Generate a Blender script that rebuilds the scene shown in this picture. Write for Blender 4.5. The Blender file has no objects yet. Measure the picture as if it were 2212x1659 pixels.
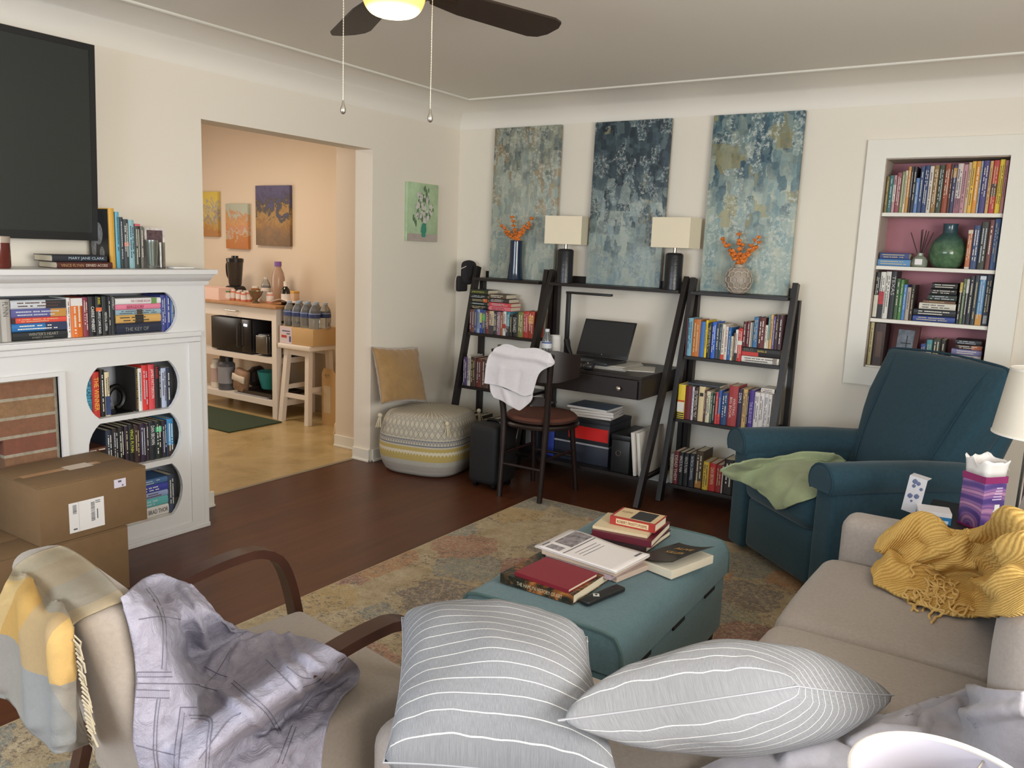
import bpy, bmesh, math, random
import numpy as np
from mathutils import Vector, Matrix, noise
from mathutils.bvhtree import BVHTree
random.seed(7)
PI=math.pi
SC=bpy.context.scene
COL=SC.collection
V=Vector
# ------------------------------------------------------------------ camera of the photograph
F_PX,PITCH,ROLL,YAW=1753.55,.164361,.0389405,.5825256
CAM=V((3.702,-4.815,1.45))
def _basis():
    cy,sy,cp,sp=math.cos(YAW),math.sin(YAW),math.cos(PITCH),math.sin(PITCH)
    fw=V((-sy*cp,cy*cp,-sp)); r=V((cy,sy,0)); u=r.cross(fw)
    return math.cos(ROLL)*r+math.sin(ROLL)*u, -math.sin(ROLL)*r+math.cos(ROLL)*u, fw
CR,CU,CF=_basis()
def ray(px,py): return CR*((px-1106)/F_PX)-CU*((py-829.5)/F_PX)+CF
def onx(px,py,x=0.):
    a=ray(px,py); return CAM+a*((x-CAM.x)/a.x)
def ony(px,py,y=0.):
    a=ray(px,py); return CAM+a*((y-CAM.y)/a.y)
def onz(px,py,z=0.):
    a=ray(px,py); return CAM+a*((z-CAM.z)/a.z)
cam_d=bpy.data.cameras.new('camera'); cam=bpy.data.objects.new('camera',cam_d); COL.objects.link(cam)
cam.matrix_world=Matrix(((CR.x,CU.x,-CF.x,CAM.x),(CR.y,CU.y,-CF.y,CAM.y),(CR.z,CU.z,-CF.z,CAM.z),(0,0,0,1)))
cam_d.sensor_fit='HORIZONTAL'; cam_d.sensor_width=36; cam_d.lens=36*F_PX/2212; cam_d.clip_start=.05
SC.camera=cam
# ------------------------------------------------------------------ materials
def lin(h):
    if not isinstance(h,str): return (*h[:3],1)
    o=[]
    for i in (0,2,4):
        c=int(h[i:i+2],16)/255; o.append(c/12.92 if c<=.04045 else ((c+.055)/1.055)**2.4)
    return (*o,1)
MATS={}
class NT:
    def __init__(s,m): s.t=m.node_tree; s.n=s.t.nodes; s.l=s.t.links; s.b=s.n['Principled BSDF']
    def add(s,typ,**k):
        n=s.n.new(typ)
        for a,v in k.items():
            if a.startswith('i_'):
                key=a[2:].replace('_',' ')
                n.inputs[int(key) if key.isdigit() else key].default_value=v
            else: setattr(n,a,v)
        return n
    def link(s,a,b): s.l.new(a,b)
    def coord(s,kind='Object',scale=(1,1,1),rot=(0,0,0),loc=(0,0,0)):
        c=s.add('ShaderNodeTexCoord'); m=s.add('ShaderNodeMapping'); m.inputs['Scale'].default_value=scale
        m.inputs['Rotation'].default_value=rot; m.inputs['Location'].default_value=loc
        s.link(c.outputs[kind],m.inputs[0]); return m.outputs[0]
    def noise(s,co,scale,detail=4,rough=.6,dist=0):
        n=s.add('ShaderNodeTexNoise'); n.inputs['Scale'].default_value=scale; n.inputs['Detail'].default_value=detail
        n.inputs['Roughness'].default_value=rough; n.inputs['Distortion'].default_value=dist
        if co is not None: s.link(co,n.inputs['Vector'])
        return n.outputs['Fac']
    def ramp(s,fac,stops,interp='LINEAR'):
        r=s.add('ShaderNodeValToRGB'); e=r.color_ramp.elements; r.color_ramp.interpolation=interp
        while len(e)<len(stops): e.new(.5)
        for i,(p,c) in enumerate(stops): e[i].position=p; e[i].color=lin(c)
        s.link(fac,r.inputs[0]); return r.outputs[0]
    def mix(s,fac,a,b,mode='MIX'):
        m=s.add('ShaderNodeMix',data_type='RGBA',blend_type=mode)
        for k,v in ((0,fac),(6,a),(7,b)):
            if isinstance(v,(int,float)): m.inputs[k].default_value=v
            elif isinstance(v,(str,tuple)): m.inputs[k].default_value=lin(v)
            else: s.link(v,m.inputs[k])
        return m.outputs[2]
    def math(s,op,a,b=0.):
        m=s.add('ShaderNodeMath',operation=op)
        for k,v in ((0,a),(1,b)):
            if isinstance(v,(int,float)): m.inputs[k].default_value=v
            else: s.link(v,m.inputs[k])
        return m.outputs[0]
    def sep(s,co):
        m=s.add('ShaderNodeSeparateXYZ'); s.link(co,m.inputs[0]); return m.outputs
    def bump(s,h,strength=.3,dist=.01):
        b=s.add('ShaderNodeBump'); b.inputs['Strength'].default_value=strength; b.inputs['Distance'].default_value=dist
        s.link(h,b.inputs['Height']); s.link(b.outputs[0],s.b.inputs['Normal'])
    def base(s,c): s.link(c,s.b.inputs['Base Color'])
def mat(name,col='808080',rough=.6,metal=0,var=None,bump=None,**k):
    if name in MATS: return MATS[name]
    m=bpy.data.materials.new(name); m.use_nodes=True; t=NT(m); b=t.b
    b.inputs['Base Color'].default_value=lin(col); b.inputs['Roughness'].default_value=rough; b.inputs['Metallic'].default_value=metal
    for kk,v in k.items(): b.inputs[kk.replace('_',' ')].default_value=v
    if var:
        f=t.noise(t.coord(),var[0],5,.65)
        c=lin(col); a=var[1]
        t.base(t.ramp(f,[(.3,tuple(x*(1-a) for x in c[:3])),(.7,tuple(min(1,x*(1+a)) for x in c[:3]))]))
    if bump: t.bump(t.noise(t.coord(),bump[0],4,.6),bump[1],bump[2] if len(bump)>2 else .003)
    MATS[name]=m; return m
def hexm(h,rough=.55): return mat('ink_'+h+('' if rough==.55 else '_%d'%(rough*100)),h,rough)
# ------------------------------------------------------------------ mesh helpers
class MB:
    def __init__(s): s.bm=bmesh.new(); s.uv=None
    def _xf(s,vs,mx):
        if mx is not None: bmesh.ops.transform(s.bm,matrix=mx,verts=vs)
    def box(s,lo,hi,bev=0,seg=2,mx=None):
        lo=V(lo);hi=V(hi); r=bmesh.ops.create_cube(s.bm,size=1)['verts']
        for v in r: v.co=V([ (lo[i]+hi[i])/2+v.co[i]*(hi[i]-lo[i]) for i in range(3)])
        vs=r
        if bev>0:
            es=list({e for v in r for e in v.link_edges})
            res=bmesh.ops.bevel(s.bm,geom=es,offset=bev,segments=seg,affect='EDGES',profile=.5)
            vs=list({v for f in res['faces'] for v in f.verts}|{v for v in r if v.is_valid})
        s._xf(vs,mx); return s
    def cyl(s,p0,p1,r0,r1=None,n=16,cap=True):
        r1=r0 if r1 is None else r1
        return s.tube([p0,p1],[r0,r1],n,cap=cap)
    def tube(s,pts,r,n=8,closed=False,cap=True,flat=None,up=None):
        pts=[V(p) for p in pts]; k=len(pts); rr=r if isinstance(r,(list,tuple)) else [r]*k
        rings=[]; prev=None
        for i,p in enumerate(pts):
            a=pts[(i-1)%k] if (closed or i>0) else p; b=pts[(i+1)%k] if (closed or i<k-1) else p
            t=(b-a).normalized() if (b-a).length>1e-9 else V((0,0,1))
            if up is not None: nx=V(up)
            elif prev is None: nx=V((0,0,1)) if abs(t.z)<.9 else V((1,0,0))
            else: nx=prev
            nx=(nx-t*nx.dot(t)).normalized(); prev=nx; ny=t.cross(nx)
            f=flat or (1,1)
            rings.append([s.bm.verts.new(p+(nx*math.cos(2*PI*j/n)*f[0]+ny*math.sin(2*PI*j/n)*f[1])*rr[i]) for j in range(n)])
        for i in range(k if closed else k-1):
            A,B=rings[i],rings[(i+1)%k]
            for j in range(n): s.bm.faces.new((A[j],A[(j+1)%n],B[(j+1)%n],B[j]))
        if cap and not closed: s.bm.faces.new(rings[0][::-1]); s.bm.faces.new(rings[-1])
        return s
    def bar(s,pts,w,t,up=(0,0,1)):
        """flat board swept along pts: w across (perpendicular to up and path), t thick"""
        pts=[V(p) for p in pts]; k=len(pts); rings=[]
        for i,p in enumerate(pts):
            a=pts[max(i-1,0)]; b=pts[min(i+1,k-1)]; d=(b-a).normalized(); sd=V(up)
            sd=(sd-d*sd.dot(d)).normalized(); o=d.cross(sd)
            rings.append([s.bm.verts.new(p+sd*(a1*w/2)+o*(b1*t/2)) for a1,b1 in((-1,-1),(1,-1),(1,1),(-1,1))])
        for A,B in zip(rings,rings[1:]):
            for j in range(4): s.bm.faces.new((A[j],A[(j+1)%4],B[(j+1)%4],B[j]))
        s.bm.faces.new(rings[0][::-1]); s.bm.faces.new(rings[-1]); return s
    def lathe(s,prof,n=24,at=(0,0,0),sx=1,sy=1):
        at=V(at); rings=[]
        for r,z in prof:
            if r<1e-6: rings.append([s.bm.verts.new(at+V((0,0,z)))])
            else: rings.append([s.bm.verts.new(at+V((r*sx*math.cos(2*PI*j/n),r*sy*math.sin(2*PI*j/n),z))) for j in range(n)])
        for A,B in zip(rings,rings[1:]):
            for j in range(n):
                if len(A)==1 and len(B)==1: continue
                if len(A)==1: s.bm.faces.new((A[0],B[(j+1)%n],B[j]))
                elif len(B)==1: s.bm.faces.new((A[j],A[(j+1)%n],B[0]))
                else: s.bm.faces.new((A[j],A[(j+1)%n],B[(j+1)%n],B[j]))
        return s
    def prism(s,poly,d0,d1,ax='z'):
        """2D polygon extruded along axis. ax z:(x,y) y:(x,z) x:(y,z)"""
        f={'z':lambda a,b,c:(a,b,c),'y':lambda a,b,c:(a,c,b),'x':lambda a,b,c:(c,a,b)}[ax]
        A=[s.bm.verts.new(f(a,b,d0)) for a,b in poly]; B=[s.bm.verts.new(f(a,b,d1)) for a,b in poly]
        n=len(poly); s.bm.faces.new(A[::-1]); s.bm.faces.new(B)
        for i in range(n): s.bm.faces.new((A[i],A[(i+1)%n],B[(i+1)%n],B[i]))
        return s
    def holes(s,outer,hs,d0,d1,ax='x'):
        """plate with holes"""
        f={'z':lambda a,b,c:(a,b,c),'y':lambda a,b,c:(a,c,b),'x':lambda a,b,c:(c,a,b)}[ax]
        loops=[outer]+hs
        for d in (d0,d1):
            es=[]
            for lp in loops:
                vs=[s.bm.verts.new(f(a,b,d)) for a,b in lp]
                es+= [s.bm.edges.new((vs[i],vs[(i+1)%len(vs)])) for i in range(len(vs))]
            bmesh.ops.triangle_fill(s.bm,use_beauty=True,use_dissolve=False,edges=es)
        for lp in loops:
            A=[s.bm.verts.new(f(a,b,d0)) for a,b in lp]; B=[s.bm.verts.new(f(a,b,d1)) for a,b in lp]; n=len(lp)
            for i in range(n): s.bm.faces.new((A[i],A[(i+1)%n],B[(i+1)%n],B[i]))
        bmesh.ops.remove_doubles(s.bm,verts=s.bm.verts,dist=1e-5); return s
    def grid(s,P,closed_u=False):
        """P[i][j] points -> quads with uv"""
        uvl=s.bm.loops.layers.uv.verify(); n=len(P); m=len(P[0])
        vs=[[s.bm.verts.new(p) for p in row] for row in P]
        for i in range(n-1):
            for j in range(m if closed_u else m-1):
                j2=(j+1)%m
                fc=s.bm.faces.new((vs[i][j],vs[i][j2],vs[i+1][j2],vs[i+1][j]))
                for lp,(a,b) in zip(fc.loops,((j,i),(j+1,i),(j+1,i+1),(j,i+1))): lp[uvl].uv=(a/(m-1),b/(n-1))
        return s
    def rbox(s,lo,hi,r=.03,seg=3,inner=4,puff=(0,0,0),mx=None,fn=None):
        """rounded upholstery block; puff bulges the faces of each axis"""
        lo=V(lo);hi=V(hi);c=(lo+hi)/2;h=(hi-lo)/2; r=min(r,min(h)*.98)
        def ax(hh):
            e=[r*(1-math.cos(PI/2*k/seg)) for k in range(seg+1)]
            mid=[-hh+r+(2*hh-2*r)*k/inner for k in range(1,inner)]
            return [-hh+x for x in e]+mid+[hh-x for x in e[::-1]]
        A=[ax(h[i]) for i in range(3)]; cache={}
        def vert(i,j,k):
            key=(i,j,k)
            if key not in cache:
                q=V((A[0][i],A[1][j],A[2][k])); inn=V([max(-h[a]+r,min(h[a]-r,q[a])) for a in range(3)]); d=q-inn
                p=inn+(d.normalized()*r if d.length>1e-9 else d)
                nrm=V([ (1-(p[(a+1)%3]/h[(a+1)%3])**2)*(1-(p[(a+2)%3]/h[(a+2)%3])**2) for a in range(3)])
                p=V([p[a]+puff[a]*max(0,nrm[a])*(p[a]/h[a]) for a in range(3)])
                p=p+c
                if fn: p=V(fn(p))
                if mx is not None: p=mx@p
                cache[key]=s.bm.verts.new(p)
            return cache[key]
        N=[len(a)-1 for a in A]
        for a in range(3):
            b,cc=(a+1)%3,(a+2)%3
            for side in (0,N[a]):
                for j in range(N[b]):
                    for k in range(N[cc]):
                        idx=[]
                        for dj,dk in((0,0),(1,0),(1,1),(0,1)):
                            t=[0,0,0];t[a]=side;t[b]=j+dj;t[cc]=k+dk;idx.append(vert(*t))
                        if len(set(idx))==4: s.bm.faces.new(idx if side else idx[::-1])
        return s
    def ico(s,c,r,sub=1,sc=(1,1,1)):
        vs=bmesh.ops.create_icosphere(s.bm,subdivisions=sub,radius=r)['verts']
        for v in vs: v.co=V(c)+V((v.co.x*sc[0],v.co.y*sc[1],v.co.z*sc[2]))
        return s
    def build(s,name,m,parent=None,smooth=True,fix=True,mods=None,ang=40):
        if fix: bmesh.ops.recalc_face_normals(s.bm,faces=s.bm.faces)
        me=bpy.data.meshes.new(name); s.bm.to_mesh(me); s.bm.free()
        if smooth:
            me.polygons.foreach_set('use_smooth',[True]*len(me.polygons))
            try: me.set_sharp_from_angle(angle=math.radians(ang))
            except Exception: pass
        o=bpy.data.objects.new(name,me); COL.objects.link(o)
        if m is not None: me.materials.append(m)
        if parent is not None: o.parent=parent
        return o
def tag(o,label=None,cat=None,group=None,kind=None):
    for k,v in (('label',label),('category',cat),('group',group),('kind',kind)):
        if v: o[k]=v
    return o
def thing(name,label,cat,loc=(0,0,0),rz=0,group=None,rot=None):
    o=bpy.data.objects.new(name,None); COL.objects.link(o); o.empty_display_size=.05
    o.location=loc; o.rotation_euler=rot if rot else (0,0,rz)
    return tag(o,label,cat,group)
def struct(name,mb,m,smooth=False):
    return tag(mb.build(name,m,None,smooth),kind='structure')
def kids(o): return [c for c in bpy.data.objects if c.parent==o]
def dup(o,loc=None,rz=None,label=None,parent=None):
    c=o.copy(); COL.objects.link(c)
    if parent is not None: c.parent=parent
    for ch in kids(o): dup(ch,parent=c)
    if loc is not None: c.location=loc
    if rz is not None: c.rotation_euler=(0,0,rz)
    if label: c['label']=label
    return c
def crom(pts,n,closed=False):
    """Catmull-Rom through pts, n samples"""
    P=np.array(pts,float); k=len(P)
    if k==2: return P[0]+(P[1]-P[0])*np.linspace(0,1,n)[:,None]
    d=np.r_[0,np.cumsum(np.linalg.norm(np.diff(P,axis=0),axis=1)+1e-9)]; d/=d[-1]
    u=np.linspace(0,1,n); out=[]
    for t in u:
        i=min(max(int(np.searchsorted(d,t,side='right'))-1,0),k-2); s=(t-d[i])/(d[i+1]-d[i])
        p0=P[i-1] if i>0 else 2*P[0]-P[1]; p3=P[i+2] if i+2<k else 2*P[-1]-P[-2]; p1,p2=P[i],P[i+1]
        out.append(.5*(2*p1+(p2-p0)*s+(2*p0-5*p1+4*p2-p3)*s*s+(3*p1-p0-3*p2+p3)*s**3))
    return np.array(out)
FONTC={}
def text(body,w,h,mx,m,parent,name='title',lines=None):
    """lettering fitted into a w x h box centred at mx's origin, in mx's xy plane"""
    if body not in FONTC:
        c=bpy.data.curves.new('lettering','FONT'); c.body=body; c.align_x='CENTER'; c.align_y='CENTER'; c.resolution_u=2
        o=bpy.data.objects.new('lettering',c); COL.objects.link(o)
        dg=bpy.context.evaluated_depsgraph_get(); dg.update()
        me=bpy.data.meshes.new_from_object(o.evaluated_get(dg)); bpy.data.objects.remove(o); bpy.data.curves.remove(c)
        FONTC[body]=np.array([v.co[:] for v in me.vertices]),[tuple(p.vertices) for p in me.polygons]
        bpy.data.meshes.remove(me)
    vs,fs=FONTC[body]; lo,hi=vs.min(0),vs.max(0); s=hi-lo
    P=(vs-(lo+hi)/2); P[:,0]*=w/s[0]; P[:,1]*=h/s[1]; P[:,2]=.0004
    me=bpy.data.meshes.new(name); me.from_pydata([tuple(mx@V(p)) for p in P],[],fs); me.materials.append(m)
    o=bpy.data.objects.new(name,me); COL.objects.link(o); o.parent=parent; return o
ORD='first second third fourth fifth sixth seventh eighth ninth tenth eleventh twelfth thirteenth fourteenth fifteenth sixteenth seventeenth eighteenth nineteenth twentieth twenty-first twenty-second twenty-third twenty-fourth twenty-fifth twenty-sixth twenty-seventh twenty-eighth twenty-ninth thirtieth'.split()
# ------------------------------------------------------------------ cloth laid over other objects
def bvh_of(objs,extra=None):
    vs=[];ps=[];dg=bpy.context.evaluated_depsgraph_get(); dg.update()
    def walk(o):
        if o.type=='MESH':
            e=o.evaluated_get(dg); me=e.to_mesh(); b=len(vs); mw=e.matrix_world
            vs.extend(mw@v.co for v in me.vertices); ps.extend(tuple(b+i for i in p.vertices) for p in me.polygons); e.to_mesh_clear()
        for c in kids(o): walk(c)
    for o in objs: walk(o)
    for q in extra or []:
        b=len(vs); vs.extend(V(p) for p in q); ps.append(tuple(range(b,b+len(q))))
    return BVHTree.FromPolygons(vs,ps)
def drape(name,rows,n,m,targets,off=.012,folds=(),wr=(.006,9),thick=.004,material=None,parent=None,extra=None,smooth=25,maxd=9,seed=0,relax=0,mod=None):
    """sheet of cloth whose outline follows rows of image points, resting on targets. Returns object, sampler."""
    R=[crom(r,n) for r in rows]; G=np.zeros((m,n,2))
    for j in range(n): G[:,j]=crom([r[j] for r in R],m)
    bv=bvh_of(targets,extra); T0=np.full((m,n),np.nan); D=np.zeros((m,n,3))
    for i in range(m):
        for j in range(n):
            a=ray(*G[i,j]); D[i,j]=a; h=bv.ray_cast(CAM,a.normalized())
            if h[0] is not None and h[3]<maxd: T0[i,j]=h[3]/a.length
    hit=~np.isnan(T0); T=np.where(hit,T0,np.nanmean(T0) if hit.any() else 2.)-off
    lim=T0-off
    def avg(T):
        E=np.pad(T,1,mode='edge'); return (E[:-2,1:-1]+E[2:,1:-1]+E[1:-1,:-2]+E[1:-1,2:])/4
    for k in range(300):
        A=avg(T); T=np.where(hit,T,A)
    for k in range(smooth):
        A=avg(T); T=np.where(hit,np.minimum(A,lim),A)
    for k in range(relax): T=avg(T)
    C=np.array(CAM); P=C+D*T[...,None]
    def normals(P):
        du=np.gradient(P,axis=1); dv=np.gradient(P,axis=0); N=np.cross(du,dv); N/=np.linalg.norm(N,axis=2,keepdims=True)+1e-12
        s=np.sign(((C-P)*N).sum(2,keepdims=True)); return N*s
    N=normals(P); H=np.zeros((m,n))
    if wr:
        for i in range(m):
            for j in range(n):
                p=V(P[i,j])*wr[1]+V((seed*3.1,seed,0)); H[i,j]=wr[0]*(noise.noise(p)+.5*noise.noise(p*2.1))+wr[0]*.5
    for pl,wd,ht in folds:
        pl=np.array(pl,float); best=np.full((m,n),1e9)
        for a,b in zip(pl,pl[1:]):
            ab=b-a; t=np.clip(((G-a)@ab)/(ab@ab+1e-9),0,1); best=np.minimum(best,np.linalg.norm(G-(a+t[...,None]*ab),axis=2))
        H+=ht*np.exp(-(best/wd)**2)
    P=P+N*H[...,None]
    if mod is not None: P=mod(P,N,G)
    mb=MB(); mb.grid([[V(p) for p in row] for row in P]); o=mb.build(name,material,parent,fix=False,ang=180)
    if thick:
        s=o.modifiers.new('thickness','SOLIDIFY'); s.thickness=thick; s.offset=0
    return o
def stripline(name,pts,target_bvh,w,material,parent,off=.002,n=40,h=.0015):
    """a thin seam laid on a surface along image points"""
    Q=crom(pts,n); P=[]
    for q in Q:
        a=ray(*q); hh=target_bvh.ray_cast(CAM,a.normalized())
        if hh[0] is not None: P.append(CAM+a.normalized()*(hh[3]-off))
    if len(P)<2: return None
    mb=MB(); mb.tube(P,w,n=5); return mb
# ------------------------------------------------------------------ the room
XR,YF,ZC=5.3,-7.2,2.43
plaster=mat('wall_paint','dfd7c8',.75,bump=(60,.08,.002))
ceilpaint=mat('ceiling_paint','e3ddd2',.8,bump=(60,.06,.002))
white=mat('white_gloss_paint','d2d1cf',.4,bump=(25,.05,.002))
whitetrim=mat('white_trim_paint','ddd9cd',.45)
pink=mat('pink_paint','a8727a',.75)
kpaint=mat('kitchen_paint','d8c8b4',.75,bump=(60,.05,.002))
def wood_floor():
    m=bpy.data.materials.new('cherry_laminate'); m.use_nodes=True; t=NT(m)
    co=t.coord('Object',(1,1,1),(0,0,PI/2))
    br=t.add('ShaderNodeTexBrick',offset=.37); t.link(co,br.inputs[0])
    for k,v in dict(Scale=1,Brick_Width=1.2,Row_Height=.125,Mortar_Size=.0012,Mortar_Smooth=.1,Bias=0).items(): br.inputs[k.replace('_',' ')].default_value=v
    br.inputs['Color1'].default_value=lin('4d271a'); br.inputs['Color2'].default_value=lin('5e3020'); br.inputs['Mortar'].default_value=lin('2a1510')
    g=t.noise(t.coord('Object',(26,1.6,1)),1.0,6,.7,.4)
    c=t.mix(.5,br.outputs['Color'],t.ramp(g,[(.3,'35200f'),(.7,'5f3a22')]),'MIX')
    t.base(c); t.b.inputs['Roughness'].default_value=.34; t.b.inputs['Specular IOR Level'].default_value=.35
    t.bump(br.outputs['Fac'],-.15,.002); return m
def vinyl():
    m=bpy.data.materials.new('kitchen_vinyl'); m.use_nodes=True; t=NT(m)
    c=t.ramp(t.noise(t.coord(),3.5,8,.72,.6),[(.3,'957d50'),(.5,'ae9566'),(.7,'bea67a')])
    t.base(c); t.b.inputs['Roughness'].default_value=.28; return m
DY0,DY1,DZ=-2.15,-.9,2.04
w=MB(); w.prism([(YF,0),(DY0,0),(DY0,DZ),(DY1,DZ),(DY1,0),(.02,0),(.02,2.62),(YF,2.62)],-.15,0,'x'); struct('wall_left',w,plaster)
w=MB(); w.holes([(-.15,0),(XR+.15,0),(XR+.15,2.62),(-.15,2.62)],[[(2.86,.871),(3.444,.871),(3.444,2.008),(2.86,2.008)]],0.,.26,'y'); struct('wall_back',w,plaster)
w=MB(); w.holes([(YF,0),(0,0),(0,2.62),(YF,2.62)],[[(-5.8,.85),(-2.6,.85),(-2.6,2.15),(-5.8,2.15)]],XR,XR+.15,'x'); struct('wall_right',w,plaster)
w=MB(); w.holes([(-.15,0),(XR+.15,0),(XR+.15,2.62),(-.15,2.62)],[[(.5,.8),(3.3,.8),(3.3,2.15),(.5,2.15)]],YF-.15,YF,'y'); struct('wall_front',w,plaster)
w=MB(); w.box((-.145,YF-.15,-.08),(XR+.15,.0,0)); struct('floor',w,wood_floor())
# coved ceiling: flat field plus an elliptical cove on every side
w=MB(); INS,CV=.28,.15
def inset(d): return [V((d,-d,0)),V((XR-d,-d,0)),V((XR-d,YF+d,0)),V((d,YF+d,0))]
pr=[(INS*(1-math.sin(a)),ZC-CV+CV*math.sin(a) if False else ZC-CV*(1-math.sin(a))) for a in [0]]
rings=[]
for k in range(13):
    a=PI/2*k/12; d=INS*(1-math.cos(a)); z=ZC-CV*(1-math.sin(a))
    rings.append([w.bm.verts.new((p.x,p.y,z)) for p in inset(d)])
for A,B in zip(rings,rings[1:]):
    for j in range(4): w.bm.faces.new((A[j],A[(j+1)%4],B[(j+1)%4],B[j]))
w.bm.faces.new(rings[-1])
struct('ceiling',w,ceilpaint,True)
w=MB(); L=inset(INS)
pts=[p+V((0,0,ZC)) for p in L]
for a,b in zip(pts,pts[1:]+pts[:1]): w.cyl(a,b,.0105,n=8)
struct('trim_1',w,whitetrim,True)
# baseboards
def baseb(name,a,b,n):
    a=V(a);b=V(b);n=V(n); w=MB()
    d=(b-a).normalized(); M_=Matrix(((d.x,n.x,0,a.x),(d.y,n.y,0,a.y),(0,0,1,0),(0,0,0,1)))
    L=(b-a).length
    w.box((0,0,0),(L,.014,.085),.003,mx=M_); w.box((0,0,0),(L,.022,.014),.003,mx=M_); struct(name,w,whitetrim)
baseb('baseboard_left',(0,-.885,0),(0,0,0),(1,0,0))
baseb('baseboard_back',(0.03,0,0),(XR,0,0),(0,-1,0))
baseb('baseboard_doorway',(.0,-.9,0),(-.15,-.9,0),(0,-1,0))
baseb('baseboard_doorpost',(0,-2.31,0),(0,-2.13,0),(1,0,0))
# kitchen beyond the doorway
KX=-3.7
w=MB(); w.box((KX,-3.4,-.08),(-.145,.06,0)); struct('floor_kitchen',w,vinyl())
w=MB(); w.box((-.155,DY0,0),(-.13,DY1,.004)); struct('trim_2',w,mat('threshold_strip','8c7f68',.5))
w=MB(); w.box((KX,.05,0),(-.15,.2,2.62)); struct('wall_kitchen_back',w,kpaint)
w=MB(); w.box((KX-.15,-3.4,0),(KX,.2,2.62)); struct('wall_kitchen_left',w,kpaint)
w=MB(); w.box((KX,-3.55,0),(-.15,-3.4,2.62)); struct('wall_kitchen_front',w,kpaint)
w=MB(); w.box((KX-.15,-3.55,2.5),(-.15,.2,2.62)); struct('ceiling_kitchen',w,kpaint)
w=MB(); w.box((-.5,-.73,0),(-.151,.05,2.5)); struct('trim_3',w,kpaint)
baseb('baseboard_kitchen',(-.151,-.73,0),(-.5,-.73,0),(0,-1,0))
# window frames (behind the camera and on the right wall)
def window(name,ax,lo,hi,at):
    w=MB(); (a0,z0),(a1,z1)=lo,hi; t=.05
    def bx(p,q):
        if ax=='x': w.box((at-.04,p[0],p[1]),(at+.04,q[0],q[1]))
        else: w.box((p[0],at-.04,p[1]),(q[0],at+.04,q[1]))
    for p,q in (((a0,z0),(a1,z0+t)),((a0,z1-t),(a1,z1)),((a0,z0+t),(a0+t,z1-t)),((a1-t,z0+t),(a1,z1-t)),(((a0+a1)/2-t/2,z0+t),((a0+a1)/2+t/2,z1-t))): bx(p,q)
    o=struct(name,w,whitetrim); return o
window('window_1','x',(-5.8,.85),(-2.6,2.15),XR+.08)
window('window_2','y',(.5,.8),(3.3,2.15),YF-.08)
# ------------------------------------------------------------------ light
def area(name,loc,to,sx,sy,e,col):
    d=bpy.data.lights.new(name,'AREA'); d.shape='RECTANGLE'; d.size=sx; d.size_y=sy; d.energy=e; d.color=col
    o=bpy.data.objects.new(name,d); COL.objects.link(o); o.location=loc
    o.rotation_euler=(V(to)-V(loc)).to_track_quat('-Z','Y').to_euler(); return o
area('daylight_right_window',(XR+.12,-4.2,1.5),(0,-4.0,2.3),3.1,1.25,174,(1,.985,.95))
area('daylight_front_window',(1.9,YF-.12,1.48),(1.9,0,1.3),2.7,1.3,128,(.74,.86,1.0))
area('kitchen_ceiling_light',(-1.6,-1.3,2.45),(-1.6,-1.3,0),.5,.5,25,(1,.86,.68))
area('kitchen_side_light',(-3.5,-1.6,1.5),(0,-1.,1.0),1.2,1.2,18,(1,.93,.85))  # unseen side lamp inside the closed kitchen; no window is built there
wd=bpy.data.worlds.new('sky'); SC.world=wd; wd.use_nodes=True
wd.node_tree.nodes['Background'].inputs[0].default_value=(.95,.97,1,1); wd.node_tree.nodes['Background'].inputs[1].default_value=.7
vs=SC.view_settings; vs.view_transform='Standard'; vs.look='None'; vs.exposure=.08; vs.gamma=1; vs.use_curve_mapping=False
SC.cycles.max_bounces=8; SC.cycles.diffuse_bounces=5; SC.cycles.use_denoising=True; SC.cycles.sample_clamp_indirect=4
SC.cycles.caustics_reflective=False; SC.cycles.caustics_refractive=False
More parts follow.
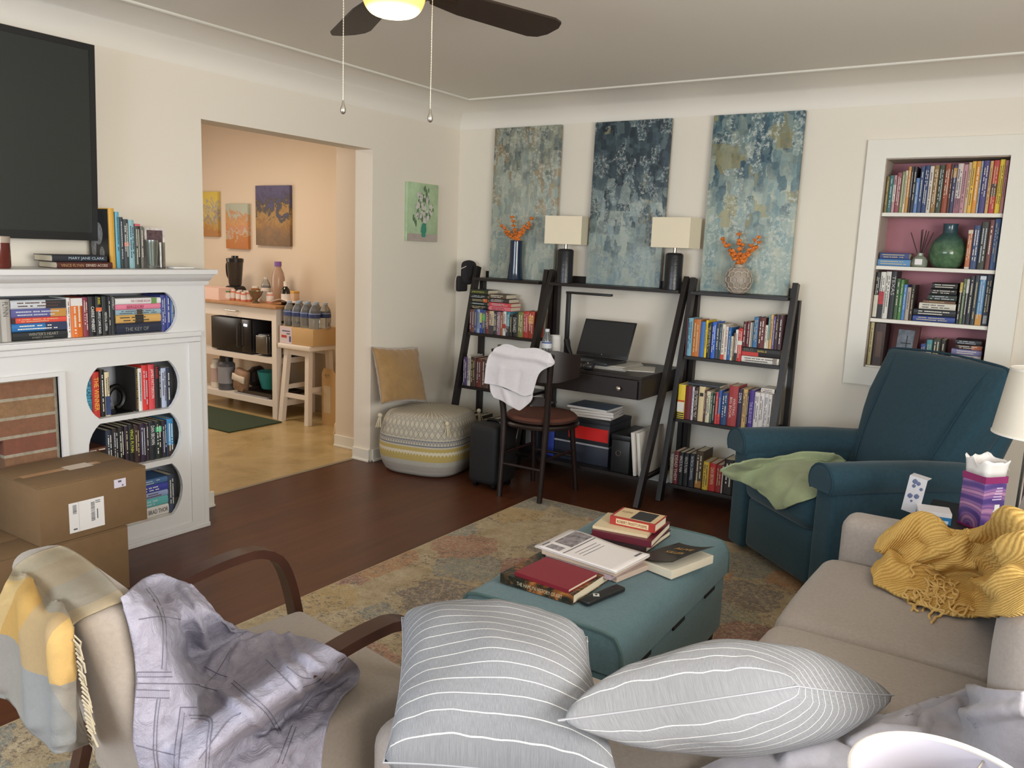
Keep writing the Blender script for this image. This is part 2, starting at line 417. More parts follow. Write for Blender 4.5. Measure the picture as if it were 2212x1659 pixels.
# ------------------------------------------------------------------ books
PAL={'black':'1c1d1f','dark grey':'45474a','grey':'8a8c8e','light grey':'b9bcc0','white':'e6e4df','cream':'ddd0ae','tan':'c49d62','orange':'c8732c','brown':'6b4630','dark brown':'3c2820','red':'b82f2c','dark red':'6e2226','maroon':'56242a','pink':'d98494','mauve':'8b5a66','purple':'50407e','navy':'232f52','blue':'2f62ac','light blue':'7ba6c4','teal':'3c7f8a','pale teal':'9cc3bd','green':'5d8552','dark green':'2c4034','olive':'73693c','yellow':'dcc13a','gold':'c79a3c','rust':'934428'}
PALV={k:np.array(lin(v)[:3])**.45 for k,v in PAL.items()}
def cname(h):
    c=np.array(lin(h)[:3])**.45; return min(PALV,key=lambda k:((PALV[k]-c)**2).sum())
paper=mat('book_paper','d6cbb2',.85,bump=(200,.1,.001))
ALLB=[]
def book(loc,rz,w,h,d,col,label,group=None,lying=False,txt=None,tcol='e8e2d0',bands=(),tilt=0,marks=True,paperback=None,name='book',sub=None):
    """spine faces local -y; standing: x thickness, z height. lying: x height, z thickness"""
    t=thing(name,label,'book',loc,rz,group,rot=(0,tilt,rz)); ALLB.append(t)
    cv=.0012 if (paperback if paperback is not None else w<.022) else .0026
    e=0 if cv<.002 else .003
    bl=min(.006,w*.18)
    mb=MB()
    pl=[(0,d),(0,bl),(w*.14,bl*.3),(w*.5,0),(w*.86,bl*.3),(w,bl),(w,d),(w-cv,d),(w-cv,bl+cv),(w*.5,cv*1.4),(cv,bl+cv),(cv,d)]
    if lying: mb.prism([(y,x) for x,y in pl],0,h,'x')
    else: mb.prism(pl,0,h,'z')
    mb.build('cover',hexm(col,.5),t,smooth=False)
    mb=MB()
    lo=(cv,cv+bl,e); hi=(w-cv,d-max(e,.0005),h-e)
    if lying: lo,hi=(lo[2],lo[1],lo[0]),(hi[2],hi[1],hi[0])
    mb.box(lo,hi); mb.build('pages',paper,t,smooth=False)
    def spine_patch(nm,a,b,c,l=.0,r=1.,dy=-.0006):
        m2=MB(); x0,x1=w*(.03+.94*l),w*(.03+.94*r)
        if lying: m2.box((a*h,dy,x0),(b*h,bl*.9,x1))
        else: m2.box((x0,dy,a*h),(x1,bl*.9,b*h))
        m2.build(nm,hexm(c),t,smooth=False)
    for b in bands: spine_patch('spine_label',*b)
    if txt:
        parts=txt if isinstance(txt,(list,tuple)) else [(txt,.12,.88,.2,.8,tcol)]
        for s,a,b,l,r,c in parts:
            L=(b-a)*h; W=w*(r-l); W=min(W,L/max(len(s),1)*1.9)
            if lying: mx=Matrix.Translation(((a+b)/2*h,-.0012,(l+r)/2*w))@Matrix.Rotation(PI/2,4,'X')
            else: mx=Matrix.Translation(((l+r)/2*w,-.0012,(1-(a+b)/2)*h))@Matrix.Rotation(PI/2,4,'Y')@Matrix.Rotation(PI/2,4,'X')
            text(s,L,W,mx,hexm(c),t,'title')
    elif marks and w>.008:
        R=random.Random(int(abs(loc[0]*9173+loc[1]*3779+loc[2]*571)*1000)); m2=MB(); a=.1
        lum=sum(lin(col)[:3]); c=R.choice(['d8d2c0','c9b98a','bfc5cc','e4dfd2'] if lum<.9 else ['3a3733','5b3a33','2f3c55'])
        nl=1 if w<.022 else 2
        for li in range(nl):
            a=.08+R.random()*.06; end=.9-R.random()*.25; y0=.5 if nl==1 else (.32,.68)[li]; hh=.2 if nl==1 else .13
            while a<end:
                l=.012+R.random()*.03; x0,x1=w*(y0-hh/2),w*(y0+hh/2)
                if R.random()<.86:
                    if lying: m2.box((a*h,-.0008,x0),((a+l)*h,bl*.8,x1))
                    else: m2.box((x0,-.0008,(1-a-l)*h),(x1,bl*.8,(1-a)*h))
                a+=l+.007
        if len(m2.bm.verts): m2.build('lettering',hexm(c),t,smooth=False)
        else: m2.bm.free()
    return t
def row(ents,o,rz,total,rowname,end,group,depth=.14,rev=False,jit=.004):
    """books side by side from o along local x"""
    o=V(o); dx=V((math.cos(rz),math.sin(rz),0)); dyv=V((-math.sin(rz),math.cos(rz),0))
    sm=sum(e[1] for e in ents); k=total/sm; x=0; n=sum(1 for e in ents if e[0]=='v'); i=0; pos=[]
    R=random.Random(len(ents)*7+int(total*1000))
    for e in ents:
        w=e[1]*k; pos.append((x,w))
        if e[0]=='v':
            h,col=e[2],e[3]; kw=dict(e[4]) if len(e)>4 else {}
            num=ORD[(n-1-i) if rev else i]; i+=1
            adj='thin ' if w<.015 else 'thick ' if w>.042 else ''
            lb=kw.pop('label',None) or f"{adj}{cname(col)} book, {num} from {end}, {rowname}"
            book(o+dx*(x+.0006)+dyv*R.random()*jit+V((0,0,.001)),rz,w-.0012,h,kw.pop('d',depth)*(.94+.06*R.random()),col,lb,group,**kw)
        elif e[0]=='s':
            z=.001; st=e[3]; m=0
            for b in e[2]:
                th,col=b[0],b[1]; kw=dict(b[2]) if len(b)>2 else {}
                off=kw.pop('off',0)*w; ln=kw.pop('ln',1)*w
                adj='thin ' if th<.015 else 'thick ' if th>.042 else ''
                lb=kw.pop('label',None) or f"{adj}{cname(col)} book, {ORD[m]} from bottom of {st}"
                book(o+dx*(x+.001+off)+V((0,0,z))+dyv*R.random()*jit,rz,th-.0006,ln-.002,kw.pop('d',depth),col,lb,group,lying=True,**kw); z+=th; m+=1
        x+=w
    return pos
def T(s,c='e8e2d0',a=.12,b=.88,l=.2,r=.8): return dict(txt=[(s,a,b,l,r,c)])
# ------------------------------------------------------------------ fireplace mantel
MX=.25
def arc(c0,c1,c2,n=10):
    """circular arc through three 2D points"""
    (ax,ay),(bx,by),(cx,cy)=c0,c1,c2; d=2*(ax*(by-cy)+bx*(cy-ay)+cx*(ay-by))
    ux=((ax*ax+ay*ay)*(by-cy)+(bx*bx+by*by)*(cy-ay)+(cx*cx+cy*cy)*(ay-by))/d; uy=((ax*ax+ay*ay)*(cx-bx)+(bx*bx+by*by)*(ax-cx)+(cx*cx+cy*cy)*(bx-ax))/d
    a0,a1,a2=[math.atan2(p[1]-uy,p[0]-ux) for p in(c0,c1,c2)]; r=math.hypot(ax-ux,ay-uy)
    while a1<a0:a1+=2*PI
    while a2<a1:a2+=2*PI
    if a2-a0>2*PI: 
        a1,a2=a1-2*PI,a2-2*PI
        if a2>a0: a2-=2*PI
    return [(ux+r*math.cos(a0+(a2-a0)*i/n),uy+r*math.sin(a0+(a2-a0)*i/n)) for i in range(n+1)]
mant=thing('fireplace_mantel','white painted fireplace mantel with scalloped bookshelf openings and brick surround','fireplace',(0,-3.2,0))
def mb_(name,mb,m,smooth=False,parent=mant):
    for v in mb.bm.verts: v.co-=V((0,-3.2,0))
    return mb.build(name,m,parent,smooth)
def stad(y0,y1,z0,z1,b=.055):
    r=arc((y1-b,z0),(y1,(z0+z1)/2),(y1-b,z1)); l=arc((y0+b,z1),(y0,(z0+z1)/2),(y0+b,z0)); return r+l
YM0,YM1=-4.66,-2.335
w=MB(); w.holes([(YM0,0),(YM1,0),(YM1,1.23),(YM0,1.23)],[stad(-4.5,-2.484,1.003,1.19,.058),stad(-2.938,-2.481,.638,.868),stad(-2.938,-2.481,.392,.616),stad(-2.938,-2.481,.109,.365),[(-3.92,.03),(-3.04,.03),(-3.04,.856),(-3.92,.856)]],MX-.02,MX,'x'); mb_('front_panel',w,white)
w=MB(); w.box((.003,YM1-.02,0),(MX-.02,YM1,1.23)); w.box((.003,YM0,0),(MX-.02,YM0+.02,1.23)); w.box((.003,YM0+.02,0),(.015,YM1-.02,.02)); mb_('side_panel',w,white)
w=MB(); w.box((.002,YM0-.03,1.274),(.32,YM1+.032,1.298),.004); mb_('mantel_shelf',w,white)
w=MB()
prof=[(MX,1.222),(MX+.006,1.222),(MX+.01,1.232),(MX+.012,1.24),(MX+.03,1.25),(MX+.045,1.262),(MX+.05,1.274),(MX,1.274)]
for (x0,z0),(x1,z1) in [(prof[i],prof[i+1]) for i in range(len(prof)-1)]: pass
A=[]
for yy,ret in((YM0-.02,0),(YM1+.02,0)): A.append([w.bm.verts.new((x,yy,z)) for x,z in prof])
for i in range(len(prof)): w.bm.faces.new((A[0][i],A[0][(i+1)%len(prof)],A[1][(i+1)%len(prof)],A[1][i]))
w.bm.faces.new(A[0]); w.bm.faces.new(A[1][::-1]); mb_('crown_moulding',w,white,True)
w=MB(); w.box((MX,YM0,.975),(MX+.022,YM1-.03,1.0),.005); w.box((MX,YM0,.948),(MX+.012,YM1-.03,.974),.004); w.box((MX,YM1-.1,.0),(MX+.008,YM1-.03,.947),.002); mb_('ledge_moulding',w,white)
w=MB(); w.box((MX,-3.0,0),(MX+.012,YM1-.001,.022),.003); w.box((MX,-2.95,.022),(MX+.007,YM1-.03,.046),.002); mb_('base_board',w,white)
w=MB(); w.holes([(-3.945,.03),(-3.03,.03),(-3.03,.868),(-3.945,.868)],[[(-3.92,.035),(-3.056,.035),(-3.056,.85),(-3.92,.85)]],MX,MX+.012,'x'); mb_('opening_trim',w,white)
for z0 in(1.003,.638,.392,.109):
    w=MB(); y0=-4.62 if z0>1 else -2.99
    w.box((.016,y0,z0-.018),(MX-.021,YM1-.021,z0)); mb_('shelf',w,whitetrim)
w=MB(); w.box((.016,-3.0,.02),(MX-.021,-2.992,.98)); w.box((.004,-3.0,.02),(.015,YM1-.021,.98)); w.box((.004,YM0+.021,.984),(.015,YM1-.021,1.225)); w.box((.016,YM0+.021,1.2),(MX-.021,YM1-.021,1.215)); mb_('back_lining',w,mat('cupboard_grey_paint','a3a6ad',.6))
def brick():
    m=bpy.data.materials.new('painted_red_and_tan_brick'); m.use_nodes=True; t=NT(m)
    co=t.coord('Object',(1,1,1),loc=(0,.065-.215+.0,.014)); s=t.sep(co)
    cb=t.add('ShaderNodeCombineXYZ'); t.link(s[1],cb.inputs[0]); t.link(s[2],cb.inputs[1])
    br=t.add('ShaderNodeTexBrick',offset=.0); t.link(cb.outputs[0],br.inputs[0])
    for k,v in dict(Scale=1,Brick_Width=.3,Row_Height=.078,Mortar_Size=.007,Mortar_Smooth=.2,Bias=.05).items(): br.inputs[k.replace('_',' ')].default_value=v
    br.inputs['Color1'].default_value=lin('7a4437'); br.inputs['Color2'].default_value=lin('8f7450'); br.inputs['Mortar'].default_value=lin('a39b88')
    n=t.noise(co,35,5,.7); t.base(t.mix(t.ramp(n,[(.35,'000000'),(.75,'ffffff')]),br.outputs['Color'],t.mix(.6,br.outputs['Color'],'5a4432'),'MIX'))
    t.b.inputs['Roughness'].default_value=.9; t.bump(br.outputs['Fac'],-.6,.006); return m
w=MB(); w.holes([(-3.93,.0),(-3.045,.0),(-3.045,.86),(-3.93,.86)],[[(-3.72,.02),(-3.268,.02),(-3.268,.6),(-3.72,.6)]],.17,.215,'x'); mb_('brick_surround',w,brick())
w=MB(); w.box((.02,-3.74,0),(.03,-3.25,.62)); w.box((.03,-3.74,0),(.169,-3.73,.62)); w.box((.03,-3.26,0),(.169,-3.25,.62)); mb_('firebox',w,mat('soot','16120f',.95))
# contents: spines face +x, local x runs along +y
RZ=PI/2; bx=.222
def oy(px,py): return onx(px,py,bx).y
U='long upper opening of fireplace'; G='books in the fireplace surround'
a0=oy(-6,735); a1=oy(378,680)
row([('v',40,.16,'8d8a86'),('v',88,.17,'a7a29b',T('FLYNN','55504c',.06,.4,.25,.75)),
 ('s',495,[(.036,'202427',dict(txt=[("WINTER'S HEART",.28,.82,.5,.85,'9c9a8c'),('ROBERT JORDAN',.34,.72,.12,.38,'8c8a7c')])),(.034,'2b6ca8',dict(bands=[(.6,.99,'2a3350')],marks=True)),(.023,'d8503f',dict(bands=[(0,.07,'2c2426')])),(.036,'5a5a92',dict(bands=[(.7,.99,'b9873f')])),(.036,'c3c8cc',dict(bands=[(.62,.99,'26282c')]))],'stack beside the grey-spined book'),
 ('v',37,.17,'d9d6d0'),('v',115,.168,'cd6a24',dict(bands=[(.8,.998,'d6d3d2')])),('v',55,.17,'7d2f3f'),('v',72,.172,'17181b',T('CARRIE MINBERT','e6e6e0',.25,.9,.3,.75)),('v',62,.172,'1b1b1d',dict(txt=[('BURKE',.03,.2,.3,.75,'d8c838'),('PURPLE CANE ROAD',.36,.95,.3,.72,'e6e6e0')],bands=[(.62,.72,'d2683c')])),('v',62,.172,'1d1e20',T('VERTICAL COFFIN','dedbd4',.4,.88,.3,.7)),('v',28,.17,'2a2b2e'),('v',45,.172,'23272c',T('CONNELLY','dcdad2',.03,.35,.3,.75)),
 ('s',495,[(.048,'23283a',dict(txt=[('THE KEY OF',.18,.7,.25,.6,'8b8c88')])),(.037,'caa05c',dict(bands=[(.42,.6,'2a2622')])),(.024,'8fa9b4',dict(bands=[(.46,.58,'4a3c30')])),(.024,'d77c94',T('BERGDORF','8f2442',.24,.62)),(.028,'dcdad8',dict(bands=[(.78,.9,'6a8f52')],txt=[('THE CORNER ROOM',.32,.75,.3,.7,'a05566')]))],'stack beside the rounded opening end'),
 ('v',60,.17,'39407e'),('v',50,.172,'3b478c'),('v',45,.168,'4c6a9c')],(bx,a0,1.0035),RZ,a1-a0,U,'brick side',G,.15)
row([('v',60,.2,'4aa0bd',T('THE LAST LION','1d3a52',.1,.85)),('v',68,.205,'c23a32',T('THE WINNER','e8c34c',.12,.85)),('v',42,.212,'1b1a1c',dict(d=.16)),('v',45,.2,'d9c9a6',dict(bands=[(.02,.45,'34446e')]))],(bx,-2.925,.6385),RZ,.112,'brick-side group, topmost scalloped fireplace opening','brick side',G,.15)
row([('v',26,.205,'23201e',dict(txt=[('PATTERSON ALEX CROSS',.04,.95,.3,.75,'d8a83c')],d=.16)),('v',40,.2,'d8d6d0'),('v',60,.213,'c9322f'),('v',62,.213,'c7464a',T('JAMES PATTERSON','ecd9d4',.1,.75)),('v',40,.205,'231f22',T('RAGGED','c93a3a',.03,.3)),('v',20,.2,'1e1d20'),('v',55,.19,'a8b4cc'),('v',40,.19,'222a3c')],(bx,-2.69,.6385),RZ,.18,'group past the bookend, topmost scalloped fireplace opening','bookend',G,.15)
# black curved bookend between the two groups
t=thing('bookend','black curved metal bookend standing between two book groups in fireplace opening','bookend',(bx-.06,-2.75,.639),0)
w=MB(); w.box((-.05,-.05,0),(.05,.05,.004)); w.build('base',mat('black_metal','191919',.4,.6),t,False)
w=MB(); w.tube([(0,.04*math.cos(a)-.005,.068+.05*math.sin(a)) for a in [PI*2*k/16-.5*PI for k in range(14)]],.014,8); w.build('curved_arm',mat('black_metal'),t)
row([('s',140,[(.028,'b8b6b0'),(.03,'86a9ac'),(.03,'27221f',dict(bands=[(.1,.5,'d0802c')])),(.02,'5a3524')],'stack in the middle scalloped opening'),
 ('v',48,.178,'2b3240'),('v',45,.182,'2a211d'),('v',42,.185,'241f1c'),('v',32,.185,'2e2430'),('v',40,.19,'1c1b1c',T('VINCE FLYNN','c8d24a',.12,.7)),('v',45,.18,'3a2824'),('v',48,.182,'2e2036'),('v',25,.18,'33292a'),('v',50,.185,'22242a',T('DAN BROWN','dcdcd8',.1,.6)),('v',52,.182,'1c2620',dict(bands=[(.72,.86,'3cae74')])),('v',45,.18,'261d2c'),('v',55,.185,'3a82b4',dict(bands=[(.0,.3,'3c3230')]))],(bx,-2.93,.3925),RZ,.43,'middle scalloped fireplace opening','brick side',G,.15)
row([('s',210,[(.05,'c9c4be',dict(txt=[('BRAD THOR',.5,.97,.3,.75,'3a3836')],bands=[(.34,.46,'9c3236')])),(.042,'5fa8a6'),(.03,'8e9cc0'),(.036,'3c4296'),(.03,'486a94')],'stack in the lowest scalloped opening'),('v',34,.19,'3a4456')],(bx,-2.76,.1095),RZ,.255,'lowest scalloped fireplace opening','brick side',G,.15)
# ------------------------------------------------------------------ things on the mantel shelf
MZ=1.2985
p=onx(240,575,.27); q=onx(37,575,.27)
y1=onx(238,575,.24).y; 
G2='books on the mantel shelf'
L=.24
book((.235,y1+.015-L,MZ),PI/2,.027,L,.155,'4a2018','brown book at the bottom of the two-book stack on the mantel',G2,True,txt=[('VINCE FLYNN',.06,.46,.25,.7,'b08a5c'),('DENIED ACCESS',.5,.9,.3,.7,'d8c4b0')])
book((.225,y1+.002-L,MZ+.0275),PI/2,.028,L*.98,.155,'22242c','black book lying on top of the two-book stack on the mantel',G2,True,txt=[('MARY JANE CLARK',.28,.94,.25,.75,'a8bccb')])
yy=onx(240,575,.2).y
for i,(px0,px1,h,c,lb,kw) in enumerate([(240,252,.262,'c99a3e','tall gold-spined book with black and white portrait cover on the mantel',dict()),(253,262,.248,'5f9fb4','tall light blue book beside the gold-spined book on the mantel',{}),(262,270,.226,'33383a','black and white book second after the gold spine on the mantel',{}),(270,281,.218,'3c4144','dark grey book between black-white and pale teal books on the mantel',dict(bands=[(.45,.53,'b86a58')])),(281,294,.216,'86aab0','pale teal book in the middle of the mantel row',{}),(294,306,.2,'3b3d36','dark book with pink top band on the mantel',dict(bands=[(.95,.999,'c4606c')])),(306,313,.19,'6a665e','thin grey book just behind the green glass on the mantel',{})]):
    ya,yb=onx(px0,575,.2).y,onx(px1,575,.2).y
    b=book((.2,ya+.0008,MZ),PI/2,yb-ya-.0016,h,.15 if i else .17,c,lb,G2,marks=i>0,**kw)
    if i==0:
        # portrait picture panel on the front board
        w=MB(); w.box((-.0012,.012,.004),(0,.168,h-.004)); w.build('front_cover',mat('black_glossy','161616',.35),b,False)
        w=MB()
        for cx,cz,rx,rz_ in((.07,.15,.035,.05),(.11,.1,.02,.07),(.045,.06,.02,.035)):
            w.ico((-.0016,cx+.02,cz),1,2,(.0006,rx,rz_))
        w.build('cover_portrait',mat('portrait_grey','7b7a78',.5,var=(40,.5)),b)
t=thing('book','book with white and grey photographs on its cover, behind the green glass','book',(.17,onx(314,575,.17).y+.002,MZ),PI/2,G2)
w=MB(); w.box((0,0,0),(.1,.012,.185)); w.build('cover',mat('photo_cover','cfc8c4',.5,var=(22,.45)),t,False)
w=MB(); w.box((.01,-.001,.12),(.09,0,.175)); w.build('cover_picture',mat('photo_dark','5a4548',.5,var=(60,.6)),t,False)
def glassm(n,col,rough=.02,tr=.9): return mat(n,col,rough,Transmission_Weight=tr,IOR=1.45)
gl=thing('drinking_glass','green-tinted glass tumbler standing before the books on the mantel','glass',(.21,onx(329,570,.21).y,MZ))
w=MB(); w.lathe([(0,0),(.02,0),(.022,.006),(.027,.13),(.025,.13),(.02,.012),(0,.01)],24); w.build('tumbler',glassm('clear_glass','e8efe6'),gl)
w=MB(); w.lathe([(0,.0125),(.0195,.0125),(.0245,.122),(0,.122)],24); w.build('green_liner',mat('lime','b7cf6e',.3,Transmission_Weight=.4),gl)
gl=thing('glass_candle_holder','small clear straight glass holder beside the green tumbler on the mantel','glass',(.18,onx(346,570,.18).y,MZ))
w=MB(); w.lathe([(0,0),(.024,0),(.024,.12),(.022,.12),(.022,.006),(0,.006)],20); w.build('holder',glassm('smoky_glass','d4cfc4',.1),gl)
t=thing('phone','small flat white phone lying at the doorway end of the mantel','phone',(.22,onx(390,577,.22).y,MZ),PI/2)
w=MB(); w.box((-.055,-.03,0),(.055,.03,.009),.003); w.build('body',mat('white_plastic','dcd9d4',.35),t)
w=MB(); w.box((-.05,-.027,.009),(.05,.027,.0098)); w.build('screen',mat('grey_screen','a9a49a',.2),t,False)
t=thing('candle_jar','dark red candle jar standing below the television on the mantel','candle',(.21,onx(-4,570,.21).y,MZ))
w=MB(); w.lathe([(0,0),(.042,0),(.045,.01),(.045,.1),(.042,.1),(.041,.07),(0,.07)],24); w.build('jar',mat('red_glass','5e2a22',.15),t)
w=MB(); w.lathe([(.046,.1),(.046,.125),(0,.13)],24); w.build('lid',mat('glass_lid','a99a8c',.2),t)
# ------------------------------------------------------------------ television
tv=thing('television','large black flat television mounted above the fireplace mantel','television',(0,-3.55,1.416))
tvm=Matrix.Translation((.1,0,0))@Matrix.Rotation(math.radians(2.4),4,'Y')
w=MB(); w.box((-.045,-.78,0),(0,.78,.83),.006,mx=tvm); w.build('housing',mat('tv_black','232524',.4),tv)
w=MB(); w.holes([(-.78,0),(.78,0),(.78,.83),(-.78,.83)],[[(-.755,.035),(.755,.035),(.755,.805),(-.755,.805)]],0,.006,'x'); bmesh.ops.transform(w.bm,matrix=tvm,verts=w.bm.verts); w.build('bezel',mat('tv_bezel','1a1b1b',.35),tv,False)
w=MB(); w.box((.0,-.755,.035),(.002,.755,.805),mx=tvm); w.build('screen',mat('tv_screen','2b2e2c',.28),tv,False)
w=MB(); w.box((.002,-.2,.2),(.06,.2,.6)); w.build('wall_bracket',mat('black_metal'),tv,False)
# ------------------------------------------------------------------ cardboard boxes before the fireplace
cb=mat('cardboard','745a3c',.85,var=(14,.06))
def carton(loc,rz,sx,sy,sz,label,flapx=True):
    t=thing('cardboard_box',label,'box',loc,rz)
    w=MB(); w.box((0,0,0),(sx,sy,sz-.004),.003); w.build('body',cb,t)
    w=MB(); w.box((0,0,sz-.004),(sx/2-.001,sy,sz),.001); w.build('flap',cb,t)
    w=MB(); w.box((sx/2+.001,0,sz-.004),(sx,sy,sz),.001); w.build('flap',cb,t)
    return t
low=carton((.29,-3.62,0),0,.36,.61,.27,'plain brown cardboard box on the floor beneath the labelled box')
bxx=carton((.27,-3.35,.271),0,.37,.435,.232,'brown cardboard shipping box with white address label, stacked before the fireplace')
w=MB(); w.box((.3705,.06,.025),(.371,.2,.145),mx=None); w.build('shipping_label',mat('label_white','dfdcd9',.5),bxx,False)
w=MB(); R=random.Random(3)
for (y0,y1,z0,z1) in((.075,.09,.1,.135),(.1465,.162,.055,.13)):
    z=z0
    while z<z1:
        hh=R.choice((.0012,.002,.003)); w.box((.371,y0,z),(.3713,y1,z+hh)); z+=hh+R.choice((.0012,.002))
w.box((.371,.098,.028),(.3713,.0985,.143)); w.box((.371,.075,.035),(.3713,.09,.041),.0); w.box((.371,.17,.06),(.3713,.174,.1)); w.box((.371,.165,.125),(.3713,.185,.128)); w.box((.371,.165,.132),(.3713,.185,.135))
w.build('barcode',mat('print_grey','55565a',.6),bxx,False)
w=MB(); w.box((.3705,.245,.165),(.371,.295,.2)); w.build('small_label',mat('label_lilac','cfc8d6',.5),bxx,False)
w=MB(); w.box((.3708,.262,.186),(.3712,.276,.194)); w.box((.3708,.278,.169),(.3712,.284,.176)); w.build('label_print',mat('print_grey'),bxx,False)
for o_ in kids(bxx):
    if o_.name.split('.')[0] in('shipping_label','barcode','small_label','label_print'): o_.location.y=.05
w=MB(); w.box((.165,.03,.2322),(.2,.34,.2328)); w.build('packing_tape',mat('tape','b08c66',.25),bxx,False)
w=MB(); w.box((.15,.2,.2329),(.22,.3,.2333)); w.build('tape_piece',mat('tape_pale','b9a48a',.25),bxx,False)
# ------------------------------------------------------------------ leaning ladder shelves and desk along the back wall
blk=mat('espresso_wood','1d1715',.42,var=(6,.15))
def z5(x,y): return 980+x/4.608,560+y/4.608
def z6(x,y): return 980+x/4.608,800+y/4.608
def z7(x,y): return 1420+x/3.318,580+y/3.318
def z8(x,y): return 1820+x/3.015,280+y/3.015
SH=[1.245,.862,.489,.1]; FY=[-.19,-.225,-.285,-.35]
def ladder(label,x0,x1,shelves,fronts,foot):
    t=thing('ladder_bookcase' if foot>-.5 else 'ladder_desk',label,'bookcase' if foot>-.5 else 'desk',((x0+x1)/2,-.2,0)); c=V(((x0+x1)/2,-.2,0))
    def P(mb,n,m=blk,sm=False):
        for v in mb.bm.verts: v.co-=c
        return mb.build(n,m,t,sm)
    for xx in (x0+.016,x1-.016):
        w=MB(); w.bar([(xx,foot,0.0),(xx,-.1,1.32)],.03,.05,up=(1,0,0)); P(w,'front_rail')
        w=MB(); w.box((xx-.015,-.05,0),(xx+.015,-.008,shelves[0]-.021)); P(w,'rear_post')
    for z,f in zip(shelves,fronts):
        w=MB(); w.box((x0+.033,f,z-.02),(x1-.033,-.008,z),.002); P(w,'shelf')
    w=MB(); w.box((x0+.032,-.022,shelves[0]),(x1-.032,-.008,shelves[0]+.045)); P(w,'back_rail')
    return t,P
X0,X1,X2,X3,X4,X5=.25,.865,.875,1.855,1.865,2.5
lb,_=ladder('black leaning ladder bookcase in the corner beside the desk',X0,X1,SH,FY,-.40)
rb,_=ladder('black leaning ladder bookcase standing between the desk and the blue recliner',X4,X5,SH,FY,-.40)
DZT=.765
dk,P=ladder('black leaning ladder desk with drawer and lamps on its top shelf',X2,X3,[1.245,.15],[-.19,-.52],-.625)
w=MB(); w.box((X2+.034,-.64,DZT-.018),(X3-.034,-.046,DZT),.002); P(w,'desktop')
w=MB(); w.box((X2+.034,-.635,DZT-.13),(X2+.048,-.05,DZT-.018)); w.box((X3-.048,-.635,DZT-.13),(X3-.034,-.05,DZT-.018)); w.box((X2+.05,-.62,DZT-.135),(X3-.05,-.05,DZT-.128)); P(w,'drawer_case')
w=MB(); w.box((X2+.05,-.655,DZT-.128),(X3-.05,-.637,DZT-.02),.003); dr=P(w,'drawer_front')
kp=ony(*z5(1650,1290),-.66)
for kx in (kp.x,2*(X2+X3)/2-kp.x):
    w=MB(); w.lathe([(0,0),(.006,0),(.006,.012),(.013,.018),(.013,.024),(.006,.029),(0,.03)],16); 
    for v in w.bm.verts: v.co=Matrix.Rotation(PI/2,3,'X')@v.co
    for v in w.bm.verts: v.co+=V((kx-(X2+X3)/2,-.655+.2,DZT-.074))
    w.build('knob',mat('brushed_nickel','b9b2a6',.3,.9),dr)
# ---- right bookcase rows
def zx(x,y,yy,f): return ony(*f(x,y),yy).x
RB='the bookcase beside the recliner'; GR='books on the bookcase beside the recliner'
S2,S3,S4='upper shelf by recliner','middle shelf by recliner','lowest shelf by recliner'
fy=-.215
row([('v',12,.222,'5a2a30'),('v',45,.225,'6fa3b8'),('v',70,.22,'b86a2c'),('v',45,.21,'3f6fae',dict(marks=False)),('v',22,.22,'e0c020'),('v',35,.205,'2a2c28'),('v',40,.213,'2d5fc0'),('v',30,.205,'3f454c'),('v',22,.205,'2f4a52'),('v',30,.205,'ddd3c6',dict(bands=[(.0,.14,'c4472f')])),('v',25,.195,'d6c6bd'),('v',28,.19,'1d5fa0'),('v',20,.14,'d8ccb0'),('v',15,.16,'6b4630'),('v',25,.18,'dedbd4',dict(bands=[(.0,.25,'2c2c2e')])),('v',40,.19,'c0302c',dict(bands=[(.5,.62,'dcd8d0')]))],(max(zx(155,600,fy,z7),X4+.034),fy,.862),0,zx(597,660,fy,z7)-max(zx(155,600,fy,z7),X4+.034),S2,'desk end',GR,.15)
xs=zx(599,660,fy,z7); xe=X5-.04
row([('s',1,[(.036,'d9d4cc',dict(bands=[(.84,.95,'8a8078')],ln=.99)),(.052,'1d1a1a',dict(bands=[(.0,.44,'bf3b34',.02,.48)],txt=[('BIBLES',.05,.3,.55,.92,'6f6a62'),('BIBLE',.42,.66,.55,.75,'c8b04a')]))],'black-white stack on upper shelf by recliner')],(xs,fy,.862),0,xe-xs,'','',GR,.15)
z0=.862+.0885
xq=zx(606,520,fy,z7)
row([('v',32,.142,'56242a'),('v',32,.145,'6a2a2c'),('v',14,.14,'c4bfb4'),('v',14,.14,'8a8a86'),('v',44,.172,'3d6f9c'),('v',62,.172,'5e2624'),('v',24,.132,'dcd5c6'),('v',16,.19,'5c98a4',dict(bands=[(0,.25,'d8ccb0')])),('v',26,.192,'c89e62'),('v',20,.185,'6a5a8c'),('v',30,.195,'3a2c34'),('v',34,.195,'4a3034')],(xq,fy,z0),0,xe-xq,'row atop black book, upper shelf by recliner','desk end',GR,.13)
fy=-.275
a,b=max(zx(120,1050,fy,z7),X4+.034),X5-.045
